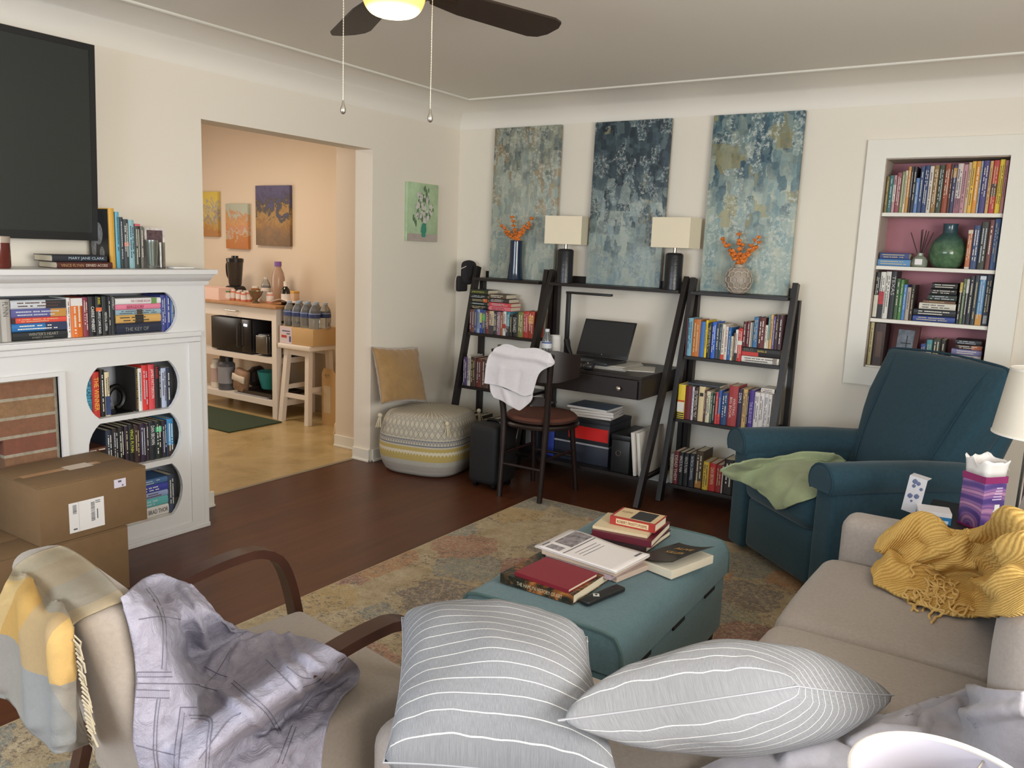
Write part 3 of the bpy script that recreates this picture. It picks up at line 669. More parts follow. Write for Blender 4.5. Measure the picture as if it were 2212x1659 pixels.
row([('v',62,.205,'dcc13a',dict(bands=[(.2,.48,'ddd8cc'),(.02,.05,'1c1d1f'),(.08,.11,'1c1d1f'),(.14,.17,'1c1d1f'),(.5,.54,'b8372c')],marks=False)),('v',60,.2,'6a2228',dict(marks=False)),('v',18,.2,'c8c6d0'),('v',35,.2,'3a2a28'),('v',52,.208,'d6c498',dict(bands=[(.72,.82,'2a2622',.2,.8)],marks=False)),('v',14,.19,'5a2a34'),('v',36,.185,'cfc9ac'),('v',20,.176,'4a6458'),('v',24,.18,'1e1f20'),('v',20,.186,'c8474a'),('v',26,.2,'35589c',dict(bands=[(0,.3,'c23232')])),('v',54,.19,'2a4470'),('v',76,.235,'a03a3a',dict(txt=[('WRITING',.3,.72,.55,.82,'d8bcb4'),('BIG BOOK',.28,.8,.2,.46,'e0ccc4')])),('v',38,.222,'2e2440',dict(txt=[('DSM-5',.1,.36,.2,.8,'d6d4dc')])),('v',36,.225,'c8a468'),('v',14,.21,'3a3234'),('v',42,.225,'4a3486',T('THE BLUE HOUSE','b8b0d4',.3,.85)),('v',40,.216,'dcd4d0'),('v',36,.216,'ddd6d4'),('v',32,.216,'d8d2d0'),('v',26,.214,'d6d0cc')],(a,fy,.489),0,b-a,S3,'desk end',GR,.16)
xx=zx(765,800,fy,z7)
book((xx-.015,fy+.01,.7065),0,.026,.075,.13,'d9d4cc','small white book lying on top of the white book set',GR,True)
book((a+.05,fy+.012,.6985),0,.012,.2,.14,'3a4048','dark grey folder lying across the tops of the middle shelf books',GR,True,marks=False,name='folder')
fy=-.335
a=max(zx(85,1440,fy,z7),X4+.034)
row([('v',30,.18,'8a8680'),('v',38,.2,'6a262a',T('DEAD THEM','c8bcb0')),('v',40,.2,'1f1e20',T('VINCE FLYNN','d0ccc6',.1,.6)),('v',40,.2,'1e1d20',T('VINCE FLYNN','c8c4be',.1,.6)),('v',48,.202,'22242c',T('PATRICIA CORNWELL','c4ccd4',.08,.8)),('v',62,.226,'4a3a26',dict(bands=[(.02,.2,'a8742c',.1,.9)])),('v',46,.168,'d6b23a'),('v',54,.166,'b8322c',T('DAN BROWN','d8c49a',.15,.75)),('v',46,.164,'8e2c2a'),('v',10,.16,'cfcac4'),('v',72,.205,'2a2420'),('v',50,.19,'4a3a2a'),('v',40,.18,'6a5a3a')],(a,fy,.1),0,.46,S4,'desk end',GR,.16)
# ---- left bookcase rows
S2,S3='upper shelf of corner bookcase','middle shelf of corner bookcase'
GL='books on the corner bookcase'
fy=-.215; a=X0+.037; b=X1-.04
n1=row([('v',30,.16,'5a3030'),('v',30,.16,'6a4030'),('v',30,.162,'2c4478'),('v',36,.165,'8a9ab0'),('v',30,.165,'2e3e8c',dict(bands=[(.45,.85,'a8b04a')])),('v',36,.163,'2e4a6a',dict(bands=[(.55,.8,'3aa05c')])),('v',40,.16,'6a2e2a'),('v',58,.16,'c8b494',dict(bands=[(0,.38,'4a4040')])),('v',36,.16,'26262a'),('v',42,.16,'8a6a7a'),('v',30,.158,'8a5a38'),('v',36,.165,'d0ccc8',dict(bands=[(.3,.48,'b83a38')])),('v',42,.165,'3c7c8c',dict(bands=[(0,.4,'38383a')])),('v',30,.15,'26241f'),('v',60,.152,'1c1c1e',T('DAYNARD','cfcac0',.15,.8)),('v',60,.17,'76783c'),('v',60,.178,'b0382c'),('v',62,.18,'a8402c',dict(bands=[(.55,.85,'c88a4c')]))],(a,fy,.862),0,b-a,S2,'wall end',GL,.14)
k=(b-a)/748
def stack(x0,x1,z,items,st):
    row([('s',1,items,st)],(x0,fy+.004,z),0,x1-x0,'','',GL,.13)
zt=.862+.1665
stack(a,a+210*k,zt,[(.026,'1e2022'),(.022,'26302c'),(.026,'1c1c1e',dict(bands=[(.75,.98,'b8602c')])),(.026,'22241f'),(.034,'2c3426',dict(txt=[('JAMES PATTERSON',.1,.8,.3,.7,'c8c04a')]))],'dark stack on the corner bookcase')
stack(a+225*k,a+480*k,zt-.004+.004,[(.028,'d8707c'),(.026,'c84a50'),(.028,'3c3434',dict(ln=.9)),(.03,'5a4c3c',dict(ln=.78))],'pink-based stack on the corner bookcase')
fy=-.275
row([('v',38,.2,'54406c'),('v',30,.215,'cfc8c0'),('v',46,.205,'4a3628'),('v',50,.2,'6a3028'),('v',60,.2,'5a4030'),('v',60,.2,'4a3830'),('v',60,.195,'3a3230')],(a,fy,.489),0,.34,S3,'wall end',GL,.15)
fy=-.335
row([('v',50,.2,'26282c',dict(tilt=0)),('v',40,.2,'2c3038'),('v',70,.19,'3a2a28'),('v',40,.2,'24241f'),('v',60,.18,'5a3a2a'),('v',50,.19,'2a2a30')],(a,fy,.1),0,.33,'lowest shelf of corner bookcase','wall end',GL,.15)
# ---- three tall abstract canvases resting on the top shelves
def painting_mat(name,seed,base,dark,light,warm,span):
    """knife-painted abstract: pale strokes below, darker square dabs above"""
    m=bpy.data.materials.new(name); m.use_nodes=True; t=NT(m)
    g=t.sep(t.coord('Object')); co=t.coord('Object',loc=(seed,seed*.7,seed*1.9))
    nz=t.add('ShaderNodeTexNoise'); nz.inputs['Scale'].default_value=16; nz.inputs['Detail'].default_value=6; nz.inputs['Roughness'].default_value=.7; t.link(co,nz.inputs['Vector'])
    wob=t.mix(.045,co,nz.outputs['Color'],'ADD')
    def cells(sx,sz,off):
        mp=t.add('ShaderNodeMapping'); mp.inputs['Scale'].default_value=(sx,0,sz); mp.inputs['Location'].default_value=(off,0,off*.7); t.link(wob,mp.inputs[0])
        v=t.add('ShaderNodeTexVoronoi',distance='CHEBYCHEV'); v.inputs['Scale'].default_value=1; v.inputs['Randomness'].default_value=.8; t.link(mp.outputs[0],v.inputs['Vector'])
        s=t.add('ShaderNodeSeparateColor'); t.link(v.outputs['Color'],s.inputs[0]); return s.outputs
    A=cells(23,14,0); B=cells(42,23,4); D=cells(13,8,2); S=cells(46,8,7)
    low=t.mix(.55,t.ramp(S[0],[(.1,base[0]),(.5,base[1]),(.9,base[2])]),t.ramp(A[1],[(.1,base[0]),(.9,base[2])]))
    high=t.mix(.5,t.ramp(A[0],[(.05,dark[0]),(.4,dark[1]),(.7,dark[2]),(.98,dark[3])]),t.ramp(B[0],[(.05,dark[0]),(.5,dark[1]),(.95,dark[2])]))
    hm=t.math('ADD',t.math('MULTIPLY',g[2],1/1.02),t.math('MULTIPLY',t.math('SUBTRACT',A[2],.5),.42)); hm=t.math('ADD',hm,t.math('MULTIPLY',t.math('SUBTRACT',nz.outputs['Fac'],.5),.55))
    mx=t.mix(t.ramp(hm,[(span[0],'000000'),(span[1],'ffffff')]),low,high)
    wz=t.math('MULTIPLY',t.math('GREATER_THAN',D[2],warm[0]),t.math('MULTIPLY',t.math('GREATER_THAN',A[1],.5),.5)); wz=t.math('MULTIPLY',wz,t.math('GREATER_THAN',g[2],.38))
    mx=t.mix(wz,mx,t.ramp(B[1],[(.2,warm[1]),(.8,warm[2])]))
    pv=t.noise(co,46,5,.8); k=t.math('MULTIPLY',t.ramp(pv,[(.5,'000000'),(.58,'ffffff')]),t.math('MULTIPLY',t.math('GREATER_THAN',D[0],.45),.75))
    mx=t.mix(k,mx,light)
    t.base(mx); t.b.inputs['Roughness'].default_value=.55; t.bump(nz.outputs['Fac'],.5,.004); return m
def canvas(pts,m,label,side='8c9488'):
    (x0,x1)=pts; t=thing('canvas_painting',label,'painting',((x0+x1)/2,-.06,1.2465),rot=(math.radians(-1.1),0,0)); h=(x1-x0)/2
    w=MB(); w.box((-h,0,0),(h,.026,1.025),.002); w.build('canvas',m,t)
    w=MB(); w.box((-h+.01,.0265,.01),(-h+.03,.031,1.01)); w.box((h-.03,.0265,.01),(h-.01,.031,1.01)); w.box((-h+.03,.0265,.01),(h-.03,.031,.03)); w.box((-h+.03,.0265,.99),(h-.03,.031,1.01)); w.build('stretcher',mat('pine','b59a6e',.7),t)
    return t
BL=('80908c','99a59d','b2b5a4')
canvas((.335,.865),painting_mat('abstract_sage',1,BL,('4b5757','747c76','8d8d78','a5a38c'),'b9b9ab',(.62,'9a7a42','7b5c3c'),(.5,.95)),'tall abstract canvas in sage grey and tan, nearest the room corner')
canvas((1.12,1.64),painting_mat('abstract_slate',5,('7c9096','8fa1a1','a6aea2'),('1d282e','33424a','47585f','68777a'),'a9b1ac',(.9,'a89a70','6f7468'),(.25,.6)),'tall abstract canvas in dark slate blue, between the two table lamps')
canvas((1.905,2.43),painting_mat('abstract_teal',9,('7c9698','98aaa6','b6baa8'),('263c4a','496470','6f8583','959d8c'),'c0c6bd',(.66,'9a8a48','8a8358'),(.38,.85)),'tall abstract canvas in pale teal and blue above the bookcase by the recliner')
# ---- two table lamps
def table_lamp(x,y,rz,label):
    t=thing('table_lamp',label,'lamp',(x,y,1.246),rz,'table lamps on the desk top shelf')
    w=MB(); R=.054; w.lathe([(0,0),(R,0),(R,.206),(R-.004,.214),(R-.014,.219),(.012,.221),(0,.221)],28); w.build('base',mat('black_ceramic','191a1e',.28,bump=(90,.35,.004)),t)
    w=MB(); w.cyl((0,0,.221),(0,0,.252),.011,n=12); w.build('neck',mat('brushed_nickel'),t)
    w=MB(); a,b=.124,.078
    for z in(0,): 
        o=[(-a,-b),(a,-b),(a,b),(-a,b)]; i=[(-a+.003,-b+.003),(a-.003,-b+.003),(a-.003,b-.003),(-a+.003,b-.003)]
        w.holes(o,[i],.25,.428,'z')
    w.build('lamp_shade',mat('cream_linen_shade','e3d8be',.8,bump=(300,.2,.001),Transmission_Weight=0.),t,False)
    w=MB(); w.cyl((-a+.004,0,.42),(a-.004,0,.42),.0018,n=6); w.cyl((0,0,.252),(0,0,.42),.003,n=8); w.build('shade_fitter',mat('brushed_nickel'),t); return t
p1=ony(1221,612,-.11); p2=ony(1455,628,-.11)
table_lamp(p1.x+.005,-.133,math.radians(12),'table lamp with black cylinder base between the sage and the slate canvases')
table_lamp(p2.x,-.133,math.radians(-3),'table lamp with black cylinder base between the slate and the teal canvases')
# ---- vases with orange sprays
def spray(t,z0,heads,rs,seed):
    R=random.Random(seed); st=MB(); m=mat('orange_petal','d2762c',.7,var=(60,.3))
    for (hx,hy,hz) in heads:
        pts=crom([(0,0,z0-.06),(hx*.25,hy*.3,z0+hz*.35),(hx,hy,z0+hz)],9); st.tube([V(p) for p in pts],.0016,5)
        fl=MB()
        for k in range(3,9):
            p=V(pts[k])+V((R.uniform(-1,1),R.uniform(-1,1),R.uniform(-1,1)))*.008
            fl.ico(p,R.uniform(.009,.014),1,(1,1,.9))
            for q in range(4):
                an=R.random()*6.28; fl.ico(p+V((math.cos(an)*.009,math.sin(an)*.009,R.uniform(-.004,.006))),.0075,1)
        for v in fl.bm.verts: v.co+=V((R.uniform(-1,1),R.uniform(-1,1),R.uniform(-1,1)))*.002
        fl.build('blossom',m,t)
    st.build('twigs',mat('dark_twig','5a3a24',.8),t)
vx=ony(1113,600,-.125); t=thing('vase','tall dark blue glass vase holding orange blossom sprays','vase',(vx.x,-.128,1.246))
w=MB(); w.lathe([(0,0),(.052,0),(.053,.006),(.044,.12),(.042,.25),(.043,.264),(.039,.264),(.038,.25),(.04,.12),(.046,.014),(0,.012)],28); w.build('vase_body',mat('navy_glass','26364a',.07,Transmission_Weight=.25,IOR=1.5),t)
spray(t,.264,[(-.13,0,.09),(-.1,.01,.05),(-.045,0,.15),(-.03,.02,.08),(.06,0,.07),(.09,.01,.1),(.105,0,.145),(.02,.015,.06)],0,3)
vx=ony(1593,630,-.14); t=thing('vase','round grey honeycomb-textured vase holding orange blossom sprays','vase',(vx.x,-.14,1.246))
prof=[(0,0),(.04,0),(.05,.01),(.067,.05),(.0725,.08),(.066,.115),(.05,.145),(.032,.152),(.032,.168),(.028,.168),(.028,.15),(0,.14)]
w=MB(); w.lathe([(a_,max(b_,0)) for a_,b_ in crom(prof[:8],18)]+prof[8:],32); w.build('vase_body',mat('grey_ceramic','9a8f82',.5),t)
w=MB()
for ring,(zc,rr,n) in enumerate([(.024,.0585,12),(.05,.07,12),(.08,.0755,12),(.11,.07,12),(.135,.056,12)]):
    for k in range(n):
        a=2*PI*(k+.5*(ring%2))/n; c=V((math.cos(a),math.sin(a),0)); s=V((-math.sin(a),math.cos(a),0))
        sl=[.62,.4,0,-.45,-.9][ring]; up=(V((0,0,1))-c*sl*-1*-1).normalized() if False else V((0,0,1)); up=(V((0,0,1))+c*(.75 if ring<1 else .35 if ring==1 else 0 if ring==2 else -.4 if ring==3 else -.9)).normalized()
        ctr=c*rr+V((0,0,zc)); R_=rr*PI/n*1.12
        w.tube([ctr+s*R_*math.cos(q*PI/3+PI/6)+up*R_*.98*math.sin(q*PI/3+PI/6) for q in range(6)],.0028,5,closed=True)
w.build('honeycomb_relief',mat('pale_ceramic','b5a99a',.5),t)
spray(t,.168,[(-.12,0,.15),(-.085,.01,.1),(-.05,0,.05),(-.02,.01,.17),(-.01,.02,.12),(.04,0,.06),(.075,.01,.1),(.1,0,.16),(.095,.01,.12)],0,5)
# dark cap hanging on the corner bookcase
cp=ony(1035,590,-.1); t=thing('cap','dark cap with pale cord hung over the corner bookcase post','hat',(X0-.045,-.12,1.2))
w=MB()
for i in range(1): w.rbox((-.028,-.07,0),(.022,.07,.15),.027,3,3,puff=(.006,.01,.012))
w.build('crown',mat('charcoal_felt','211e20',.9),t)
w=MB(); w.rbox((-.036,-.11,-.06),(-.004,.0,.05),.014,3,3); w.build('brim',mat('charcoal_felt'),t)
w=MB(); w.tube([V(p) for p in crom([(.026,-.07,.12),(-.02,-.085,.09),(-.03,-.118,.02),(-.03,-.118,-.05)],14)],.003,6); w.build('cord',mat('pale_cord','bdb6aa',.7),t)
# ------------------------------------------------------------------ desk things
def tb(name,label,cat,parts,loc,rz=0,group=None):
    t=thing(name,label,cat,loc,rz,group)
    for pn,lo,hi,m,bv in parts: 
        w=MB(); w.box(lo,hi,bv); w.build(pn,m,t)
    return t
lap=thing('laptop','open black laptop standing on the black desk','laptop',(1.385,-.3,DZT+.0255),math.radians(-3))
w=MB(); w.box((-.185,-.245,0),(.185,0,.016),.004); w.build('base',mat('laptop_black','26282b',.35),lap)
w=MB(); w.box((-.165,-.125,.016),(.165,-.015,.0175)); w.build('keyboard',mat('key_black','191a1c',.5),lap,False)
w=MB(); w.box((-.05,-.235,.016),(.05,-.14,.0168)); w.build('trackpad',mat('pad_grey','55585c',.4),lap,False)
lm=Matrix.Translation((0,0,.016))@Matrix.Rotation(math.radians(-24),4,'X')
w=MB(); w.box((-.185,0,.002),(.185,.008,.245),.004,mx=lm); ld=w.build('lid',mat('lid_black','17181a',.4),lap)
w=MB(); w.box((-.175,-.001,.022),(.175,0,.235),mx=lm); w.build('screen',mat('lcd','232528',.45),ld,False)
w=MB(); w.ico(lm@V((0,-.001,.014)),.005,1,(1,.2,1)); w.build('badge',mat('chrome','c8c8c8',.2,1.),ld)
# a pad under the laptop and loose papers
def sheets(name,label,loc,rz,sx,sy,n,cols,group=None,th=.0024):
    t=thing(name,label,'paper',loc,rz,group); R=random.Random(n+int(sx*100))
    for k in range(n):
        w=MB(); dx,dy,a=R.uniform(-.008,.008),R.uniform(-.008,.008),R.uniform(-.06,.06)
        w.box((-sx/2,-sy/2,k*th),(sx/2,sy/2,(k+1)*th-.0002),mx=Matrix.Translation((dx,dy,0))@Matrix.Rotation(a,4,'Z')); w.build('sheet',hexm(cols[k%len(cols)],.6),t,False)
    return t
sheets('paper_stack','stack of loose papers lying beneath the laptop',(1.415,-.36,DZT+.0005),.05,.44,.3,8,['b9b3a6','a8a49c'],th=.003)
def topz(x,y): return DZT+.0005
sheets('folder_stack','pink and white paper folders at the front edge of the desk',(1.25,-.578,DZT+.0008),.04,.26,.1,4,['c9a8b0','d9d0c4','b8607a','ddd8cc'])
sheets('envelope','white papers lying on the desk right beside the leaning post',(1.685,-.33,DZT+.0005),.4,.16,.22,2,['cfc8ba','bdb9b0'])
t=thing('mouse','black computer mouse at the front of the desk','mouse',(1.46,-.592,DZT+.0048),.3)
w=MB(); w.rbox((-.03,-.045,0),(.03,.045,.034),.016,3,3,puff=(.003,.004,.004)); w.build('shell',mat('laptop_black'),t)
w=MB(); w.cyl((-.003,-.024,.033),(.003,-.024,.033),.009,n=12); w.build('wheel',mat('chrome'),t)
def bottle(loc,label,h=.21,r=.031,liq='d7dde0',lab='d8dce2',cap='d0d4d8',group=None,band='2c4a8c'):
    t=thing('water_bottle',label,'bottle',loc,0,group)
    w=MB(); w.lathe([(0,0),(r*.9,0),(r,.008),(r*.95,.03),(r,.05),(r,h*.62),(r*.85,h*.75),(r*.42,h*.9),(r*.4,h*.94),(0,h*.94)],20); w.build('bottle_body',glassm('clear_plastic','e4eaec',.08,.85),t)
    w=MB(); w.lathe([(r*1.02,h*.42),(r*1.02,h*.62)],20); w.build('label',hexm(lab),t)
    w=MB(); w.lathe([(r*1.03,h*.57),(r*1.03,h*.61)],20); w.build('label_band',hexm(band),t)
    w=MB(); w.lathe([(r*.45,h*.92),(r*.45,h),(0,h)],16); w.build('cap',hexm(cap),t); return t
bp=ony(*z5(925,880),-.5); bottle((bp.x,-.5,DZT+.001),'clear plastic water bottle on the desk beside the white cups',.205)
cpz=ony(*z5(1012,900),-.43); t=thing('paper_cups','nested stack of white paper cups on the desk behind the white sweater','cups',(cpz.x,-.43,DZT+.001))
for k in range(5):
    w=MB(); w.lathe([(0,.002),(.026,0),(.034,.088),(.0355,.09),(.033,.09),(.025,.004),(0,.004)],20); c=w.build('cup',mat('white_paper','dedad4',.6),t); c.location=(0,0,k*.018)
q=ony(*z5(1120,900),-.22); t=thing('desk_lamp','slim black desk lamp with straight horizontal arm on the desk','lamp',(q.x,-.22,DZT+.001))
lb_=mat('lamp_black','1a1a1c',.4)
w=MB(); w.rbox((-.05,-.07,0),(.05,.07,.018),.008,2,2); w.build('base',lb_,t)
w=MB(); w.box((-.014,-.01,.018),(.014,.01,.43),.003); w.build('stem',lb_,t)
w=MB(); w.tube([V(p) for p in crom([(.0,.0,.12),(.012,0,.07),(.04,0,.02)],6)],[.02,.022,.02,.018,.014,.01],8); w.build('stem_foot',lb_,t)
w=MB(); w.box((-.016,-.016,.415),(.31,.016,.43),.004); w.build('light_arm',lb_,t)
t=thing('charging_cable','white charging cable looping beside the desk lamp','cable',(q.x,-.22,DZT))
w=MB(); w.tube([V(p) for p in crom([(.05,-.1,.0035),(.08,-.06,.005),(.1,0,.02),(.1,.04,.07),(.085,.06,.1),(.07,.06,.08),(.065,.06,.0035)],30)],.0028,6); w.build('cable',mat('white_plastic'),t)
# ---- things on the shelf beneath the desk
LZ=.1505
def onshelf(px,py,y): return ony(*z6(px,py),y).x
xa,xb=onshelf(1000,800,-.44),onshelf(1540,800,-.44)
dkb=mat('dark_navy_board','1d2230',.6)
t=thing('storage_box','dark navy storage box with pale top edge, lowest under the desk','box',(xa,-.44,LZ))
w=MB(); w.box((0,0,0),(xb-xa,.3,.115),.002); w.build('box_body',dkb,t)
w=MB(); w.box((-.001,-.003,.115),(xb-xa+.001,.3,.125)); w.build('box_rim',mat('pale_rim','9a9a9e',.5),t,False)
t=thing('storage_box','black storage box with bright red front, stacked under the desk','box',(xa,-.44,LZ+.126))
w=MB(); w.box((0,0,0),(xb-xa,.3,.13),.002); w.build('box_body',mat('black_board','191a20',.6),t)
w=MB(); w.box((.1,-.002,.025),(xb-xa-.006,-.0003,.105)); w.build('front_panel',mat('bright_red','c41c18',.5),t,False)
w=MB(); w.box((-.003,-.006,.131),(xb-xa+.003,.3,.155),.002); w.build('lid',mat('black_board'),t)
zz=LZ+.126+.156
R=random.Random(5)
for k,(c,nm) in enumerate([('b9adb0','pink-grey'),('c9c4ba','cream'),('a8a8aa','grey'),('5a7088','blue-grey')]):
    t=thing('magazine',f'{nm} magazine {"on top" if k==3 else ORD[k]+" from the bottom"} of the pile under the desk','magazine',(xb-.17+R.uniform(-.01,.01),-.3,zz+k*.0165),R.uniform(-.2,.2),'magazines under the desk')
    w=MB(); w.box((-.14,-.11,.001),(.14,.11,.0145)); w.build('pages',hexm('cfc8c0'),t,False)
    w=MB(); w.box((-.142,-.112,.0146),(.142,.112,.016)); w.build('cover',mat('mag_'+c,c,.3,var=(12,.4)),t,False)
xr0,xr1=onshelf(1560,900,-.5),onshelf(1745,900,-.5)
t=thing('storage_box','black leather-look box with silver ring pull under the desk','box',(xr0,-.5,LZ))
w=MB(); w.box((0,0,0),(xr1-xr0,.32,.2),.006); w.build('box_body',mat('black_leather','18181a',.45),t)
w=MB(); w.box((-.003,-.003,.2),(xr1-xr0+.003,.323,.232),.005); w.build('lid',mat('black_leather'),t)
w=MB(); w.tube([((xr1-xr0)*.42+.016*math.cos(a),-.004,.12+.016*math.sin(a)) for a in [2*PI*k/20 for k in range(20)]],.0028,6,closed=True); w.build('ring_pull',mat('chrome'),t)
for k in range(2):
    t=thing('blank_canvas',('outer' if k else 'inner')+' blank white canvas leaning under the desk by its post','canvas',(X3-.085+.03*k-.02,-.51+.01*k,LZ+.0008),rot=(0,math.radians(-7),0),group='blank canvases under the desk')
    w=MB(); w.box((0,0,0),(.02,.36,.26),.002); w.build('canvas',mat('white_canvas','cfcac2',.8),t)
t=thing('document_box','blue upright document box beside the red-fronted box under the desk','box',(xa-.075,-.43,LZ)); w=MB(); w.box((0,0,0),(.065,.25,.24),.004); w.build('body',mat('royal_blue','24398c',.5),t)
w=MB(); w.box((.02,-.001,.16),(.045,0,.2)); w.build('label',mat('label_white'),t,False)
gx=onshelf(760,700,-.43); t=thing('document_box','black upright document box with grey label under the desk','box',(gx-.06,-.43,LZ)); w=MB(); w.box((0,0,0),(.12,.25,.26),.004); w.build('body',mat('black_board'),t)
w=MB(); w.box((.025,-.001,.05),(.09,0,.22)); w.build('label',mat('label_grey','77797e',.6),t,False)
# dark wheeled case standing left of the desk chair
p=onz(1055,1020); 
t=thing('wheeled_case','dark charcoal wheeled case standing on the floor behind the desk chair','suitcase',(.935,-.8,0))
w=MB(); w.rbox((-.105,-.12,.03),(.105,.12,.4),.035,3,4); w.build('shell',mat('charcoal_nylon','0c0b0b',.75,bump=(200,.2)),t)
w=MB(); 
for xx in(-.07,.07):
    w.cyl((xx-.012,-.07,.02),(xx+.012,-.07,.02),.02,n=14); w.cyl((xx-.012,.07,.02),(xx+.012,.07,.02),.02,n=14)
w.build('wheel',mat('black_metal'),t)
w=MB(); w.tube([V(q) for q in crom([(-.05,0,.398),(-.04,0,.41),(0,0,.414),(.04,0,.41),(.05,0,.398)],12)],.01,8); w.build('handle',mat('black_metal'),t)
# ------------------------------------------------------------------ desk chair
ch=thing('desk_chair','dark wooden round-seat chair with brown cushion at the desk','chair',(1.24,-.74,0))
cw=mat('chair_dark_wood','1f1512',.35)
def cp_(mb,n,m=cw,par=ch): return mb.build(n,m,par)
w=MB(); w.lathe([(0,.425),(.2,.425),(.225,.432),(.228,.445),(.222,.455),(0,.455)],36); cp_(w,'seat')
w=MB(); w.lathe([(0,.457),(.19,.457),(.212,.468),(.214,.482),(.2,.495),(.1,.5),(0,.5)],36); cu=cp_(w,'cushion',mat('brown_corduroy','5a3020',.85,bump=(120,.4,.003)))
w=MB(); w.tube([(.213*math.cos(a),.213*math.sin(a),.475) for a in [2*PI*k/40 for k in range(40)]],.004,6,closed=True); w.build('piping',mat('dark_piping','2a1812',.8),cu)
LG=[(.13,-.2,.145,-.185),(-.14,-.215,-.15,-.185),(.148,.198,.135,.13),(-.16,.19,-.135,.13)]
for k,(x,y,x2,y2) in enumerate(LG):
    w=MB()
    if k<2: w.tube([V(q) for q in crom([(x,y,.0095 if k==0 else 0),(x2*.98,y2*1.0,.43),(x2*1.12,y2*1.12,.66),(x2*1.32,y2*1.3,.88)],18)],[.016]*6+[.019]*6+[.017]*6,10)
    else: w.tube([(x,y,0),(x2,y2,.425)],[.014,.018],10)
    cp_(w,'leg')
for za,zb_,i,j in((.2,.2,0,1),(.26,.26,0,2),(.26,.26,1,3),(.22,.22,2,3)):
    w=MB(); A,B=LG[i],LG[j]; f=za/.43
    w.cyl((A[0]+(A[2]-A[0])*f,A[1]+(A[3]-A[1])*f,za),(B[0]+(B[2]-B[0])*f,B[1]+(B[3]-B[1])*f,zb_),.009,n=8); cp_(w,'stretcher')
def backboard(z0,z1,r,a0,a1,t=.018):
    w=MB(); n=20; rings=[]
    for k in range(n+1):
        a=math.radians(a0+(a1-a0)*k/n); e=min(1,min(k,n-k)/4); zz0=z0+(1-e)*.03; zz1=z1-(1-e)*.03
        rings.append([w.bm.verts.new(((r+d)*math.cos(a),(r+d)*math.sin(a),z)) for d,z in((0,zz0),(t,zz0),(t,zz1),(0,zz1))])
    for A,B in zip(rings,rings[1:]):
        for j in range(4): w.bm.faces.new((A[j],A[(j+1)%4],B[(j+1)%4],B[j]))
    w.bm.faces.new(rings[0]); w.bm.faces.new(rings[-1][::-1]); return w
cp_(backboard(.72,.9,.262,-168,-12),'top_rail')
cp_(backboard(.58,.63,.235,-140,-40),'back_slat')
# ------------------------------------------------------------------ recessed bookcase in the back wall
nt=thing('recessed_bookcase','white-framed recessed bookcase with pink back let into the wall behind the recliner','bookcase',(3.15,.0,1.4)); nc=V((3.15,0,1.4))
def NP(mb,n,m,sm=False):
    for v in mb.bm.verts: v.co-=nc
    return mb.build(n,m,nt,sm)
NX0,NX1,NZ0,NZ1,ND=2.861,3.443,.872,2.007,.235
w=MB(); w.box((NX0,ND-.01,NZ0),(NX1,ND,NZ1)); NP(w,'back_panel',pink)
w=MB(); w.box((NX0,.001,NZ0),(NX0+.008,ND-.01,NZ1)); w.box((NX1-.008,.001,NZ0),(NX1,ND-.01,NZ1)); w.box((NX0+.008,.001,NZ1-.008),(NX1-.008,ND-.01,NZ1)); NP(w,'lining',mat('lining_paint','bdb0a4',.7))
NS=[1.722,1.439,1.153,.892]
for z in NS:
    w=MB(); w.box((NX0+.009,.006,z-.02),(NX1-.009,ND-.011,z),.002); NP(w,'shelf',whitetrim)
w=MB(); w.holes([(2.768,.784),(3.553,.784),(3.553,2.10),(2.768,2.10)],[[(NX0+.006,.884),(NX1-.006,.884),(NX1-.006,2.003),(NX0+.006,2.003)]],-.02,-.001,'y'); NP(w,'casing',whitetrim)
def rx(x,y,yy=.03): return ony(*z8(x,y),yy).x
GN='books in the recessed bookcase'; fy=.03
E='bookcase side'
ra,rb_=max(rx(250,520),NX0+.011),NX1-.013
row([('v',26,.19,'7a6a3a'),('v',34,.196,'3a6a68'),('v',26,.196,'b08a8c',dict(bands=[(.3,.75,'d0c4bc')])),('v',40,.21,'8a4a52'),('v',26,.215,'7a8a62'),('v',20,.22,'d0c2a8'),('v',26,.24,'c08a46'),('v',20,.24,'3c3230'),('v',26,.24,'2e2c30'),('v',30,.18,'5a7cae'),('v',32,.24,'3a4a6e'),('v',40,.245,'2c3c66'),('v',34,.24,'c8c2b8'),('v',40,.245,'8a6a3a'),('v',46,.245,'38402f'),('v',46,.25,'8c4228'),('v',20,.245,'4a3030'),('v',30,.24,'3a3c58',dict(bands=[(.75,.95,'b0884a')])),('v',46,.25,'c8b8b2',dict(bands=[(.0,.3,'8a5a66')])),('v',36,.245,'b0848c'),('v',26,.255,'c0a888'),('v',32,.26,'d2aa40'),('v',36,.26,'cc8a36'),('v',16,.26,'98a4ac'),('v',50,.262,'443e72'),('v',26,.26,'c09a62'),('v',46,.262,'b03e3a',dict(bands=[(.32,.56,'4a3438')])),('v',40,.266,'d6be34'),('v',26,.262,'c08488')],(ra,fy,NS[0]),0,rb_-ra,'top shelf of recessed bookcase',E,GN,.15)
